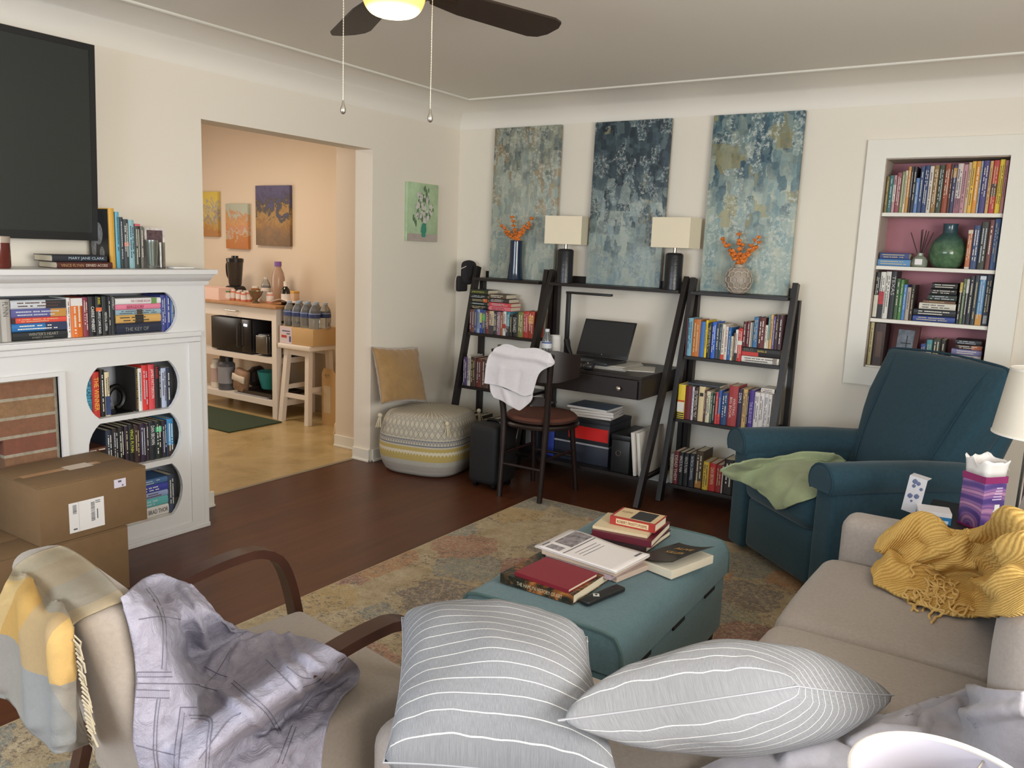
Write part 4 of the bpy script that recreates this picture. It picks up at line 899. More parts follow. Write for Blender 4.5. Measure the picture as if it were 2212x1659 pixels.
# second shelf
xb0,xb1=max(rx(213,860),NX0+.006),rx(440,860)
book((xb0+.005,fy,NS[1]+.0005),0,.036,xb1-xb0-.005,.15,'5a8ab8','light blue book at the bottom of the pair beside the reed diffuser',GN,True)
book((xb0+.012,fy,NS[1]+.0372),0,.034,xb1-xb0-.02,.15,'3c4a7c','dark blue book on top of the pair beside the reed diffuser',GN,True)
dx=rx(500,870,.09); t=thing('reed_diffuser','glass reed diffuser with dark sticks on the recessed bookcase second shelf','diffuser',(dx,.09,NS[1]+.001))
w=MB(); w.lathe([(0,0),(.036,0),(.04,.006),(.04,.035),(.03,.052),(.016,.06),(.016,.074),(.013,.074),(.013,.058),(0,.05)],22); w.build('bottle',mat('grey_green_glass','a3ab98',.12,Transmission_Weight=.35),t)
w=MB(); w.box((-.018,-.0415,.012),(.018,-.039,.042)); w.build('label',mat('label_white'),t,False)
for k,(ax,ay) in enumerate([(-.058,.0),(-.01,.02),(.0,-.01),(.014,.01),(.03,-.012),(.05,.012)]):
    w=MB(); w.cyl((ax*.12,ay*.12,.05),(ax,ay,.2-abs(ax)*.3),.0022,n=6); w.build('reed',mat('dark_reed','3a2620',.8),t)
vx=rx(708,870,.11)-.024; t=thing('vase','round green glass vase with short neck on the recessed bookcase second shelf','vase',(vx,.115,NS[1]+.001))
w=MB(); P_=[(0,0),(.05,0),(.075,.02),(.09,.06),(.092,.09),(.08,.135),(.055,.165),(.038,.18)]
w.lathe([(a_,max(b_,0)) for a_,b_ in crom(P_,22)]+[(.036,.185),(.036,.225),(.038,.232),(.033,.232),(.031,.19),(0,.17)],32)
m=bpy.data.materials.new('mottled_green_glass'); m.use_nodes=True; tt=NT(m); n_=tt.noise(tt.coord(),30,5,.7); gz=tt.sep(tt.coord())[2]
tt.base(tt.mix(tt.ramp(gz,[(.1,'000000'),(.2,'ffffff')]),tt.ramp(n_,[(.3,'3c5c44'),(.6,'5e7d5c'),(.8,'84987c')]),'34505a')); tt.b.inputs['Roughness'].default_value=.15; tt.b.inputs['Transmission Weight'].default_value=.15
w.build('vase_body',m,t)
ra=rx(792,880)
row([('v',46,.2,'b06a42',dict(bands=[(.9,.99,'c8bca8'),(0,.05,'c8bca8')])),('v',62,.222,'34446a'),('v',72,.24,'33352c'),('v',44,.25,'6a3a34'),('v',52,.256,'44608e')],(ra,fy,NS[1]),0,rb_-ra,'second shelf of recessed bookcase','vase side',GN,.15)
# third shelf
ra=max(rx(178,1210),NX0+.011)
row([('v',40,.25,'2a2c2e',dict(bands=[(.02,.5,'c8c2b2')])),('v',46,.252,'d8d4cc',dict(bands=[(.3,.58,'b83038'),(.0,.3,'262428')])),('v',46,.255,'cfccc4'),('v',50,.258,'26282c',T('TEXAS','b0b0ac',.1,.5)),('v',36,.22,'3c5a38'),('v',30,.215,'4a7a3c'),('v',30,.19,'4a7ab4'),('v',36,.176,'a89a8c'),('v',30,.19,'2c2624')],(ra,fy,NS[2]),0,rx(452,1215)-ra,'third shelf of recessed bookcase',E,GN,.15)
ra,rr=rx(455,1220),rx(735,1230)
row([('s',1,[(.03,'34488c'),(.036,'22242a'),(.034,'cfcabc',dict(off=.12,ln=.86)),(.014,'6a4a3a',dict(off=.2,ln=.75)),(.032,'27322a',dict(off=.3,ln=.68)),(.03,'211e20',dict(off=.34,ln=.62)),(.032,'1c1c1e',dict(off=.36,ln=.6))],'black stack on third shelf of recessed bookcase')],(ra,fy,NS[2]),0,rr-ra,'','',GN,.15)
ra=rx(738,1230)
row([('v',30,.218,'26241f',dict(bands=[(.75,.99,'b09a4a')])),('v',28,.235,'5a6a44'),('v',28,.238,'3a3c40',dict(bands=[(.68,.98,'b8b6b0')])),('v',44,.25,'23262a'),('v',42,.255,'2c343a'),('v',60,.255,'5a8ab0',dict(bands=[(0,.22,'c08a3c'),(.92,.99,'c8ccd0')])),('v',62,.26,'2c3242',dict(bands=[(.04,.2,'9ca0a0',.2,.8)]))],(ra,fy,NS[2]),0,rb_-ra,'third shelf of recessed bookcase beyond stack','stack side',GN,.15)
# lowest shelf
ra=max(rx(137,1500),NX0+.011)
row([('v',30,.236,'b5aa7c'),('v',90,.234,'3a2a26',dict(bands=[(.2,.8,'5a4236',.3,.8)],marks=False))],(ra,fy,NS[3]),0,rx(258,1500)-ra,'lowest shelf of recessed bookcase',E,GN,.15)
fx0,fx1=rx(300,1450,.08),rx(480,1450,.08)
t=thing('picture_frame','dark red wooden photo frame holding a grey cross picture, on the lowest recessed shelf','frame',((fx0+fx1)/2,.07,NS[3]+.006),rot=(math.radians(-9),0,math.radians(-14)))
hw=(fx1-fx0)/2
w=MB(); w.holes([(-hw,0),(hw,0),(hw,.225),(-hw,.225)],[[(-hw+.024,.024),(hw-.024,.024),(hw-.024,.201),(-hw+.024,.201)]],0,.016,'y'); w.build('frame',mat('mahogany','4a2420',.4),t,False)
w=MB(); w.box((-hw+.024,.006,.024),(hw-.024,.012,.201)); w.build('photo',mat('cloudy_photo','747c86',.3,var=(22,.45)),t,False)
w=MB(); w.box((.005,.004,.05),(.009,.0058,.17)); w.box((-.02,.004,.125),(.032,.0058,.13)); w.build('cross',mat('photo_black','23262c',.5),t,False)
w=MB(); w.box((-.01,.013,.02),(.01,.05,.025)); w.build('easel_back',mat('mahogany'),t,False)
ra=rx(497,1490)
row([('v',42,.14,'3c4c8c'),('v',46,.165,'4a8a96',dict(bands=[(.0,.35,'26282c'),(.36,.62,'d0cec8')])),('v',62,.172,'33382c',dict(bands=[(.25,.6,'a8983c',.1,.6)])),('v',36,.17,'2a2622')],(ra,fy,NS[3]),0,rx(660,1490)-ra,'lowest shelf of recessed bookcase','frame side',GN,.14)
ra=rx(668,1500)
row([('s',1,[(.022,'c9c2a8',dict(ln=1.05,off=-.05)),(.028,'c8bfa4',dict(bands=[(.55,.99,'5a8ab0')],ln=1.05,off=-.05)),(.024,'c49a5c'),(.026,'a8a4a8',dict(off=.08,ln=.9)),(.03,'7a78a4',dict(off=.08,ln=.9)),(.024,'3a2822',dict(bands=[(.6,.99,'9c5434')],off=.2,ln=.78)),(.026,'26262a',dict(off=.16,ln=.78))],'pale stack on lowest recessed shelf')],(ra+.01,fy,NS[3]),0,rb_-ra-.015,'','',GN,.14)
# ---- small flower canvas on the doorway wall (generic bouquet)
a=onx(875,390,.0); b=onx(939,523,.0)
t=thing('flower_picture','small green canvas of white flowers in a vase on the wall beside the doorway','picture',(.0015,(a.y+b.y)/2,1.675),PI/2)
hw=(b.y-a.y)/2; hh=.195
w=MB(); w.box((-hw,-.022,-hh),(hw,0,hh),.002); w.build('canvas',mat('sage_green_paint','a9c09a',.6,var=(9,.18)),t)
w=MB(); w.box((-hw+.001,-.0228,-hh+.001),(hw-.001,-.022,-hh+.05)); w.build('painted_table',mat('mauve_paint','b0a39a',.6,var=(14,.1)),t,False)
w=MB(); R=random.Random(4)
def disc(w,x,z,r,y,sx=1,sz=1,n=10):
    vs=[w.bm.verts.new((x+r*sx*math.cos(2*PI*k/n)*R.uniform(.8,1.15),y,z+r*sz*math.sin(2*PI*k/n)*R.uniform(.8,1.15))) for k in range(n)]; w.bm.faces.new(vs)
disc(w,.01,-.11,.032,-.0232,1,1.4,14); disc(w,.01,-.155,.024,-.0233,1,.6,12); w.build('painted_vase',mat('teal_paint','3c8a72',.5),t,False)
w=MB()
for k in range(26): disc(w,max(-.12,min(.12,R.gauss(.005,.06))),max(-.09,min(.16,R.gauss(.045,.07))),R.uniform(.008,.02),-.0234-k*1e-5,.6,1.6,6)
w.build('painted_leaves',mat('leaf_paint','5c7458',.6),t,False)
for nm,c,n_,sd in(('painted_flowers','c9c6bd',40,2),('painted_shadows','8a8488',24,5)):
    w=MB(); R=random.Random(sd)
    for k in range(n_):
        an=R.uniform(0,6.28); rr=math.sqrt(R.random()); disc(w,.005+.1*rr*math.cos(an),.035+.105*rr*math.sin(an),R.uniform(.008,.017) if sd==2 else R.uniform(.004,.008),-.024-k*1e-5-(.0006 if sd==5 else 0),1,1,9)
    w.build(nm,mat(nm+'_paint',c,.6,var=(70,.12)),t,False)
# ------------------------------------------------------------------ kitchen
def z3(x,y): return 420+x/3.95,240+y/3.95
def z4(x,y): return 420+x/3.19,560+y/3.19
w=MB(); kw_y=.05
# generic canvases
def kpic(label,pts,cols,scale,seed):
    a=ony(*z3(*pts[0]),.03); b=ony(*z3(*pts[1]),.03)
    t=thing('wall_picture',label,'picture',((a.x+b.x)/2,.049,(a.z+b.z)/2)); hx,hz=(b.x-a.x)/2,(a.z-b.z)/2
    m=bpy.data.materials.new('canvas_'+str(seed)); m.use_nodes=True; n=NT(m); co=n.coord('Object',loc=(seed,0,seed))
    f=n.noise(co,scale,6,.7,1.); g=n.sep(n.coord('Object'))[2]; h=n.math('ADD',n.math('MULTIPLY',g,.5/hz),n.math('MULTIPLY',n.math('SUBTRACT',f,.5),1.5))
    n.base(n.ramp(n.math('ADD',h,.5),cols,'CONSTANT' if seed>90 else 'LINEAR')); n.b.inputs['Roughness'].default_value=.6
    w=MB(); w.box((-hx,-.03,-hz),(hx,0,hz),.002); w.build('canvas',m,t); return t
kpic('largest kitchen wall canvas, dark purple-blue above and orange-brown below',((527,637),(823,1155)),[(.05,'7a6248'),(.28,'8a6a48'),(.38,'97703f'),(.5,'a5834c'),(.6,'4a4438'),(.75,'4c486a'),(.95,'5a5678')],9,3)
kpic('small kitchen canvas in pale grey-green with orange-pink blotches',((272,790),(466,1180)),[(.1,'b8743a'),(.25,'bb7a3e'),(.32,'b3b09a'),(.45,'c07a58'),(.6,'c29a5c'),(.72,'b9805a'),(.82,'aab0a0')],11,17)
kpic('small yellow kitchen canvas with grey-blue blotches, half hidden by the doorway',((-60,690),(210,1072)),[(.1,'a8753f'),(.3,'b8943e'),(.42,'7d8088'),(.55,'cdb04a'),(.65,'8c909a'),(.8,'cdb552')],10,29)
# kitchen cart
kw=mat('cart_white','ddd3c8',.45)
CX0,CX1,CY0,CY1,CT=-2.62,-1.47,-.44,-.02,.93
ct=thing('kitchen_cart','white kitchen cart with wooden top and two open shelves','cart',((CX0+CX1)/2,-.23,0)); cc=V(((CX0+CX1)/2,-.23,0))
def KP(mb,n,m=kw,par=ct,sm=False):
    for v in mb.bm.verts: v.co-=cc
    return mb.build(n,m,par,sm)
w=MB(); w.box((CX0-.03,CY0-.03,CT-.025),(CX1+.03,CY1,CT),.004); KP(w,'worktop',mat('butcher_block','a8794c',.5,var=(8,.2)))
for x,y in((CX0,CY0),(CX1-.055,CY0),(CX0,CY1-.06),(CX1-.055,CY1-.06)):
    w=MB(); w.box((x,y,0),(x+.055,y+.055,CT-.025),.003); KP(w,'leg')
w=MB(); w.box((CX0+.056,CY0+.002,CT-.125),(CX1-.056,CY0+.02,CT-.026)); dr=KP(w,'drawer_front')
hx=ony(*z4(262,350),CY0).x
w=MB(); w.tube([(hx-.07,CY0+.002,CT-.075),(hx-.07,CY0-.02,CT-.075),(hx+.07,CY0-.02,CT-.075),(hx+.07,CY0+.002,CT-.075)],.005,8)
for v in w.bm.verts: v.co-=cc
w.build('handle',mat('brushed_nickel'),dr)
w=MB(); w.box((CX0+.056,CY0+.021,CT-.125),(CX1-.01,CY1-.006,CT-.115)); w.box((CX1-.02,CY0+.056,CT-.114),(CX1-.005,CY1-.062,CT-.026)); KP(w,'apron')
for z in(.5,.145):
    w=MB(); w.box((CX0+.056,CY0+.002,z-.045),(CX1-.056,CY0+.022,z-.001)); w.box((CX1-.03,CY0+.056,z-.045),(CX1-.005,CY1-.062,z-.001)); 
    w.box((CX0+.02,CY0+.023,z-.015),(CX1-.031,CY1-.008,z-.001)); KP(w,'shelf')
# on the cart shelves
def kx(x,y,yy): return ony(*z4(x,y),yy).x
bm_=mat('appliance_black','17171a',.25)
mx1=kx(395,500,-.42)
t=thing('microwave','black microwave with lit clock on the middle shelf of the kitchen cart','microwave',(mx1-.52,-.43,.5005))
w=MB(); w.box((0,.02,.01),(.52,.38,.29),.006); w.build('housing',mat('appliance_grey','242326',.4),t)
w=MB(); w.box((.0,0,.012),(.4,.019,.288),.004); d_=w.build('door',bm_,t)
w=MB(); w.tube([(.375,0,.05),(.375,-.025,.06),(.375,-.025,.24),(.375,0,.25)],.006,8); w.build('handle',mat('dark_steel','5a5a5e',.3,.8),d_)
w=MB(); w.box((.402,0,.012),(.52,.019,.288),.004); w.build('control_panel',bm_,t)
em=mat('clock_display','dfe8ff',.5,Emission_Strength=2.5,Emission_Color=(.8,.87,1,1))
w=MB(); w.box((.43,-.001,.232),(.475,0,.252)); w.build('clock_display',em,t,False)
w=MB(); [w.box((x,.03,0),(x+.03,.06,.0095)) for x in(.03,.45)]; [w.box((x,.32,0),(x+.03,.35,.0095)) for x in(.03,.45)]; w.build('foot',bm_,t,False)
t=thing('toaster','small dark toaster with chrome front beside the microwave on the cart','toaster',(mx1+.035,-.42,.5005))
w=MB(); w.rbox((0,.012,.008),(.16,.3,.19),.03,3,3); w.build('housing',bm_,t)
w=MB(); w.rbox((.01,0,.02),(.15,.013,.17),.006,2,2); w.build('front_panel',mat('toaster_chrome','77746c',.25,.8),t)
w=MB(); [w.cyl((x,.15,0),(x,.15,.012),.02,n=10) for x in(.04,.12)]; w.build('foot',bm_,t)
t=thing('kitchen_appliance','tall black appliance with chrome strips at the end of the cart shelf','appliance',(CX1-.112,-.34,.5005))
w=MB(); w.rbox((0,0,0),(.098,.2,.3),.02,3,3); w.build('housing',bm_,t)
w=MB(); w.box((.075,-.003,.03),(.09,-.0002,.14)); w.box((.075,-.003,.16),(.09,-.0002,.28)); w.build('chrome_strip',mat('chrome'),t,False)
# things on the low shelf
LS=.1455
def tubj(label,x,y,r,h,body,lidc,name='jar',lab=None,cat='jar',z=LS):
    t=thing(name,label,cat,(x,y,z))
    w=MB(); w.lathe([(0,0),(r*.92,0),(r,.01),(r,h*.78),(r*.7,h*.86),(r*.7,h*.87),(0,h*.87)],20); w.build('body',hexm(body,.4),t)
    w=MB(); w.lathe([(r*.78,h*.86),(r*.78,h),(0,h)],20); w.build('lid',hexm(lidc,.4),t)
    if lab: w=MB(); w.lathe([(r*1.01,h*.2),(r*1.01,h*.7)],20); w.build('label',hexm(lab),t)
    return t
tubj('white tub with red marking on the low shelf of the kitchen cart',kx(158,800,-.33),-.33,.055,.25,'d8d2c8','cfc9c0',lab='b8a098')
tubj('grey protein tub with black lid on the low shelf of the kitchen cart',kx(222,800,-.34),-.34,.072,.29,'55565c','1e1e20',lab='8c8c92')
bx_=kx(322,850,-.36); t=thing('snack_bag','brown and white snack bag leaning on the low cart shelf','bag',(bx_,-.37,LS))
w=MB(); w.rbox((-.08,-.03,0),(.08,.03,.2),.028,3,4,puff=(.0,.02,.0),mx=Matrix.Rotation(math.radians(10),4,'Y')@Matrix.Translation((0,0,.012))); w.build('bag_body',mat('bag_paper','8f6f56',.6,var=(14,.3)),t)
w=MB(); w.rbox((-.078,-.046,.09),(.078,-.03,.15),.006,2,3,puff=(0,.008,0),mx=Matrix.Rotation(math.radians(10),4,'Y')@Matrix.Translation((0,0,.012))); w.build('label',hexm('cfc3b4'),t)
bx_=kx(518,850,-.24); t=thing('mixing_bowl','turquoise mixing bowl on the low shelf of the kitchen cart','bowl',(bx_,-.22,LS+.042))
w=MB(); w.lathe([(0,0),(.07,0),(.085,.01),(.115,.15),(.118,.155),(.111,.155),(.08,.015),(0,.008)],28); w.build('bowl_body',mat('turquoise','3fa0a4',.4),t)
t=thing('baking_tray','dark baking trays beneath the turquoise bowl on the cart','tray',(bx_+.0,-.22,LS+.012))
w=MB(); w.box((-.2,-.17,0),(.2,.17,.006)); w.holes([(-.21,-.18),(.21,-.18),(.21,.18),(-.21,.18)],[[(-.2,-.17),(.2,-.17),(.2,.17),(-.2,.17)]],0,.028,'z'); w.build('tray',mat('dark_tin','4a4038',.4,.5),t,False)
t=thing('cooling_rack','pale cooling rack lying beneath the dark baking tray','rack',(bx_-.04,-.23,LS))
w=MB(); w.box((-.21,-.18,0),(.21,.18,.011)); w.build('rack',mat('pale_rim'),t,False)
t=thing('plastic_bag','dark crumpled plastic bag behind the snack bag on the low cart shelf','bag',(kx(400,800,-.18),-.125,LS))
w=MB(); w.ico((0,0,.1),.1,3,(1.1,.8,1)); 
for v in w.bm.verts: v.co+=v.co.normalized()*noise.noise(v.co*18)*.02; v.co.z=max(v.co.z,.001)
w.build('bag_body',mat('dark_plastic','2a2a2e',.3),t)
# on the worktop
TZ=CT+.0005
def kt(x,y,yy): return ony(*z4(x,y),yy).x
bx_=kt(262,170,-.2); t=thing('blender','black blender with clear jar on the kitchen cart worktop','blender',(bx_,-.17,TZ))
w=MB(); w.rbox((-.085,-.09,0),(.085,.09,.11),.03,3,3,fn=lambda p:V((p.x*(1-.25*max(0,p.z)/.11),p.y*(1-.25*max(0,p.z)/.11),p.z))); w.build('base',bm_,t)
w=MB(); w.lathe([(.05,.112),(.055,.125),(.07,.31),(.072,.315),(.067,.315),(.052,.13),(.045,.118)],24); w.build('jar',mat('smoked_jar','5a534c',.15,Transmission_Weight=.6),t)
w=MB(); w.lathe([(.073,.315),(.075,.345),(.06,.35),(.03,.352),(.03,.37),(0,.37)],24); w.build('lid',bm_,t)
w=MB(); w.tube([V(p) for p in crom([(-.066,0,.3),(-.105,0,.3),(-.112,0,.26),(-.1,0,.19),(-.06,0,.16)],16)],.011,8); w.build('handle',bm_,t)
w=MB(); w.cyl((0,-.088,.055),(0,-.1,.055),.02,n=16); w.build('dial',mat('dark_steel'),t)
a=kt(85,250,-.3); t=thing('storage_tray','pale pink plastic bin at the end of the cart worktop','bin',(a-.14,-.37,TZ))
w=MB(); w.box((-.02,-.07,0),(.42,.07,.008)); w.holes([(-.03,-.08),(.43,-.08),(.43,.08),(-.03,.08)],[[(-.022,-.072),(.422,-.072),(.422,.072),(-.022,.072)]],0,.1,'z'); w.build('tray',mat('pale_pink_plastic','dcb8a8',.5),t,False)
t.location.x=kt(215,262,-.4)-.455
PB=[(230,250,-.36,.04,.075,'d8b8a8','3c7a4a','with green lid'),(268,245,-.33,.04,.09,'c87a62','dcd2cc',''),(305,240,-.35,.04,.085,'c87a62','dcd2cc',''),(340,245,-.37,.04,.08,'c8705a','dcd2cc',''),(375,235,-.33,.042,.09,'c07050','dcd2cc',''),(315,215,-.27,.04,.085,'c87a62','dcd2cc',''),(352,215,-.27,.04,.085,'c8a898','dcd2cc',''),(435,225,-.27,.036,.08,'cfc0b0','dcd2cc',''),(520,250,-.3,.05,.09,'c88a78','dcd2cc','')]
nm_=['green-lidded one at the blender end','first behind the green-lidded one','second from the green-lidded one','third, before the metal bowl','tall one touching the metal bowl','back row, blender side','back row, bowl side','just behind the metal bowl','beside the dark syrup bottle']
for k,(x,y,yy,r,h,bc,lc,_) in enumerate(PB):
    tubj(f'small pink and white pill bottle on the cart, {nm_[k]}',kt(x,y,yy),yy,r*.62,h,bc,lc,'pill_bottle','dcd2cc','bottle',TZ)['group']='pill bottles on the cart'
tubj('brown spice jar with cream lid behind the pill bottles on the cart',kt(408,190,-.18),-.16,.038,.12,'8a5a2c','d8cdbc','spice_jar',None,'jar',TZ)
bx_=kt(437,260,-.36); t=thing('metal_bowl','small footed stainless steel bowl at the front of the cart worktop','bowl',(bx_,-.38,TZ))
w=MB(); w.lathe([(0,0),(.028,0),(.03,.008),(.014,.018),(.016,.03),(.045,.06),(.06,.1),(.057,.1),(.042,.063),(0,.035)],26); w.build('bowl_body',mat('steel','8f887e',.25,.9),t)
bottle((kt(480,190,-.15),-.13,TZ),'clear plastic bottle with dark label band behind the cart pill bottles',.2,.04,lab='d8ccc0',band='26283a',cap='c8c0b8')
bx_=kt(577,180,-.12); t=thing('juice_bottle','tall frosted bottle with purple cap on the kitchen cart','bottle',(bx_,-.12,TZ))
w=MB(); w.lathe([(0,0),(.052,0),(.055,.01),(.055,.2),(.045,.25),(.026,.29),(.026,.305),(0,.305)],22); w.build('bottle_body',mat('frosted_plastic','cfae98',.25,Transmission_Weight=.5),t)
w=MB(); w.lathe([(.03,.3),(.03,.34),(0,.34)],18); w.build('cap',hexm('7a5498'),t)
bx_=kt(635,220,-.28); t=thing('syrup_bottle','dark glass bottle with white label and cap on the kitchen cart','bottle',(bx_,-.29,TZ))
w=MB(); w.lathe([(0,0),(.033,0),(.036,.006),(.036,.11),(.03,.13),(.013,.15),(.013,.165),(0,.165)],22); w.build('bottle_body',mat('dark_glass','1e1a14',.12),t)
w=MB(); w.lathe([(.0365,.025),(.0365,.09)],22); w.build('label',hexm('d2c8c0'),t)
w=MB(); w.lathe([(.016,.15),(.016,.19),(0,.19)],16); w.build('cap',hexm('e0d8ce'),t)
t=thing('small_carton','little yellow-topped carton behind the dark syrup bottle','box',(kt(690,240,-.12),-.14,TZ)); w=MB(); w.box((-.05,-.03,0),(.05,.03,.1),.003); w.build('carton',hexm('c8a88c'),t); w=MB(); w.box((-.051,-.031,.085),(.051,.031,.104),.003); w.build('lid',hexm('c89a4a'),t)
t=thing('papers','loose white papers on the cart end above the water bottles','paper',(CX1-.03,-.25,TZ+.003),.0)
w=MB()
w.grid([[V((-.12+.24*i/8,-.13+.26*j/8,.004+.035*math.sin(i*.35)*(1-j/8)+.01)) for j in range(9)] for i in range(9)]); s_=w.build('sheet',hexm('dccfc4'),t); s_.modifiers.new('th','SOLIDIFY').thickness=.003
# stool with cartons and water pack
SX0,SX1,SY0,SY1=-1.5,-1.1,-.47,-.1
st=thing('stool','white wooden saddle stool holding cartons beside the kitchen cart','stool',(-1.255,-.29,0))
w=MB(); w.box((-.18,-.17,.6),(.19,.17,.64),.008); w.build('seat',kw,st)
FT=[(-.155,-.15,-.12,-.11),(.13,-.13,.12,-.11),(-.145,.13,-.12,.1),(.13,.13,.12,.1)]
for x,y,a_,b_ in FT:
    w=MB(); w.bar([(x,y,0),(a_,b_,.6)],.042,.042,up=(1,0,0)); w.build('leg',kw,st,False)
for i,j,z in((0,1,.22),(2,3,.22),(0,2,.28),(1,3,.28)):
    w=MB(); f=z/.6; A_,B_=FT[i],FT[j]; w.bar([(A_[0]+(A_[2]-A_[0])*f,A_[1]+(A_[3]-A_[1])*f,z),(B_[0]+(B_[2]-B_[0])*f,B_[1]+(B_[3]-B_[1])*f,z)],.035,.02); w.build('stretcher',kw,st,False)
w=MB(); w.box((-.13,-.125,.55),(.13,-.105,.599)); w.box((-.13,.105,.55),(.13,.125,.599)); w.build('apron',kw,st,False)
t=thing('carton','printed white and tan carton lying on the white stool','box',(-1.245,-.29,.641)); 
w=MB(); w.box((-.18,-.15,0),(.2,.15,.135),.003); w.build('carton_body',mat('tan_carton','c2a070',.7),t)
w=MB(); w.box((-.181,-.1515,.001),(-.04,-.1502,.134)); w.build('printed_panel',mat('lilac_print','cdbfc4',.6),t,False)
w=MB(); w.box((-.16,-.1528,.045),(-.1,-.1516,.065)); w.build('red_mark',hexm('b03a34'),t,False)
w=MB(); w.box((-.07,-.1528,.015),(-.05,-.1516,.06)); w.box((-.15,-.1528,.095),(-.06,-.1516,.103)); w.box((-.1,-.1528,.075),(-.06,-.1516,.083)); w.build('blue_mark',hexm('4a4a7c'),t,False)
for iy in range(2):
    for ix in range(4):
        bottle((-1.375+.096*ix+.012*iy,-.385+.1*iy,.7765),f"blue-labelled water bottle in the shrink pack on the stool, {'front' if iy==0 else 'rear'} row, {ORD[ix]} from cart",.2,.046,lab=['3a4a7c','2c3a6a'][ix%2],band='8a9cc8',cap='9fb0c4',group=None)['group']='water bottles on the stool'
t=thing('tote_box','tan cardboard tote with cut-out handle on the kitchen floor by the stool','box',(-1.085,-.31,0))
w=MB(); w.holes([(0,0),(.16,0),(.16,.42),(.1,.46),(.02,.46),(0,.42)],[[(.03,.4),(.045,.385),(.075,.385),(.09,.4),(.075,.425),(.045,.425)]],0,.006,'y'); w.box((0,.007,0),(.16,.1,.4)); w.build('tote_body',mat('tan_carton'),t,False)
w=MB(); w.box((.02,-.0012,.1),(.1,-.0002,.32)); w.build('printed_panel',hexm('c9b79a'),t,False)
t=thing('kitchen_mat','dark green kitchen mat on the floor before the cart','mat',(-1.9,-.76,.0)); w=MB()
w.box((-.62,-.24,.0005),(.55,.27,.012),.004); w.build('mat',mat('green_mat','33402c',.95,bump=(150,.4)),t)
t=thing('crumpled_bag','crumpled pale paper bag on the kitchen floor by the wall end','bag',(-.62,-.55,0)); w=MB(); w.ico((0,0,.06),.07,3,(.8,.9,1.2))
for v in w.bm.verts: v.co+=v.co.normalized()*noise.noise(v.co*22)*.02; v.co.z=max(v.co.z,.001)
w.build('bag_body',mat('pale_bag','c8b090',.8),t)
# ------------------------------------------------------------------ rug
def rug_mat():
    m=bpy.data.materials.new('distressed_rug'); m.use_nodes=True; t=NT(m); co=t.coord('Object')
    nz=t.add('ShaderNodeTexNoise'); nz.inputs['Scale'].default_value=7; nz.inputs['Detail'].default_value=5; t.link(co,nz.inputs['Vector'])
    wob=t.mix(.22,co,nz.outputs['Color'],'ADD')
    def vor(sc,off=0):
        mp=t.add('ShaderNodeMapping'); mp.inputs['Scale'].default_value=(sc,sc,0); mp.inputs['Location'].default_value=(off,off*.6,0); t.link(wob,mp.inputs[0])
        v=t.add('ShaderNodeTexVoronoi'); v.inputs['Scale'].default_value=1; t.link(mp.outputs[0],v.inputs['Vector']); s=t.add('ShaderNodeSeparateColor'); t.link(v.outputs['Color'],s.inputs[0]); return s.outputs,v.outputs['Distance']
    A,da=vor(3.0); B,db=vor(9,3); E_,de=vor(1.6,8)
    cream=t.ramp(t.noise(co,9,8,.8),[(.34,'85724f'),(.5,'a69474'),(.66,'b9a98c')])
    sp=t.ramp(t.noise(co,70,4,.8),[(.43,'000000'),(.5,'ffffff')]); sp2=t.ramp(t.noise(t.coord('Object',loc=(4,7,0)),48,5,.85),[(.52,'000000'),(.57,'ffffff')])
    cols=t.ramp(A[0],[(.0,'7d3a48'),(.18,'a4663a'),(.36,'67767a'),(.52,'a98a50'),(.68,'474858'),(.82,'96584e'),(.93,'76806e')],'CONSTANT')
    k=t.math('MULTIPLY',sp,t.math('MULTIPLY',t.math('LESS_THAN',da,.56),.8))
    c=t.mix(k,cream,cols)
    ring=t.math('LESS_THAN',t.math('ABSOLUTE',t.math('SUBTRACT',de,.42)),.075)
    dk=t.math('MULTIPLY',sp2,t.math('MAXIMUM',t.math('MULTIPLY',t.math('GREATER_THAN',B[1],.68),.8),t.math('MULTIPLY',ring,.75)))
    c=t.mix(dk,c,t.ramp(B[2],[(.2,'32303c'),(.6,'54392f'),(.9,'45474d')]))
    s=t.noise(co,160,2,.6); c=t.mix(.25,c,t.ramp(s,[(.3,'6a5c48'),(.7,'cdbb9c')]),'MIX')
    t.base(c); t.b.inputs['Roughness'].default_value=.95; t.bump(s,.5,.004); return m
rg=thing('area_rug','distressed cream and multicolour area rug lying on the dark wood floor','rug',(2.6,-2.4,0))
w=MB(); w.box((1.281-2.6,-4.65+2.4,.0008),(3.9-2.6,-.848+2.4,.0085),.003); w.build('pile',rug_mat(),rg,False)
w=MB(); 
for a_,b_ in(((1.281,-4.65),(1.281,-.848)),((1.281,-.848),(3.9,-.848)),((3.9,-.848),(3.9,-4.65)),((3.9,-4.65),(1.281,-4.65))): w.cyl((a_[0]-2.6,a_[1]+2.4,.0046),(b_[0]-2.6,b_[1]+2.4,.0046),.0042,n=8)
w.build('binding',mat('rug_binding','b09c78',.9),rg)
RG=.0092
def fabric(name,col,v=.12,sc=70,b=.25,rough=.9,spec=.2):
    m=bpy.data.materials.new(name); m.use_nodes=True; t=NT(m); co=t.coord('Object')
    f=t.noise(co,sc,4,.7); c=lin(col); t.base(t.ramp(f,[(.3,tuple(x*(1-v) for x in c[:3])),(.7,tuple(min(1,x*(1+v)) for x in c[:3]))]))
    t.b.inputs['Roughness'].default_value=rough; t.b.inputs['Specular IOR Level'].default_value=spec; t.b.inputs['Sheen Weight'].default_value=.15
    t.bump(t.noise(co,sc*6,2,.6),b,.002); MATS[name]=m; return m
darkleg=mat('dark_leg_wood','2a1a14',.4)
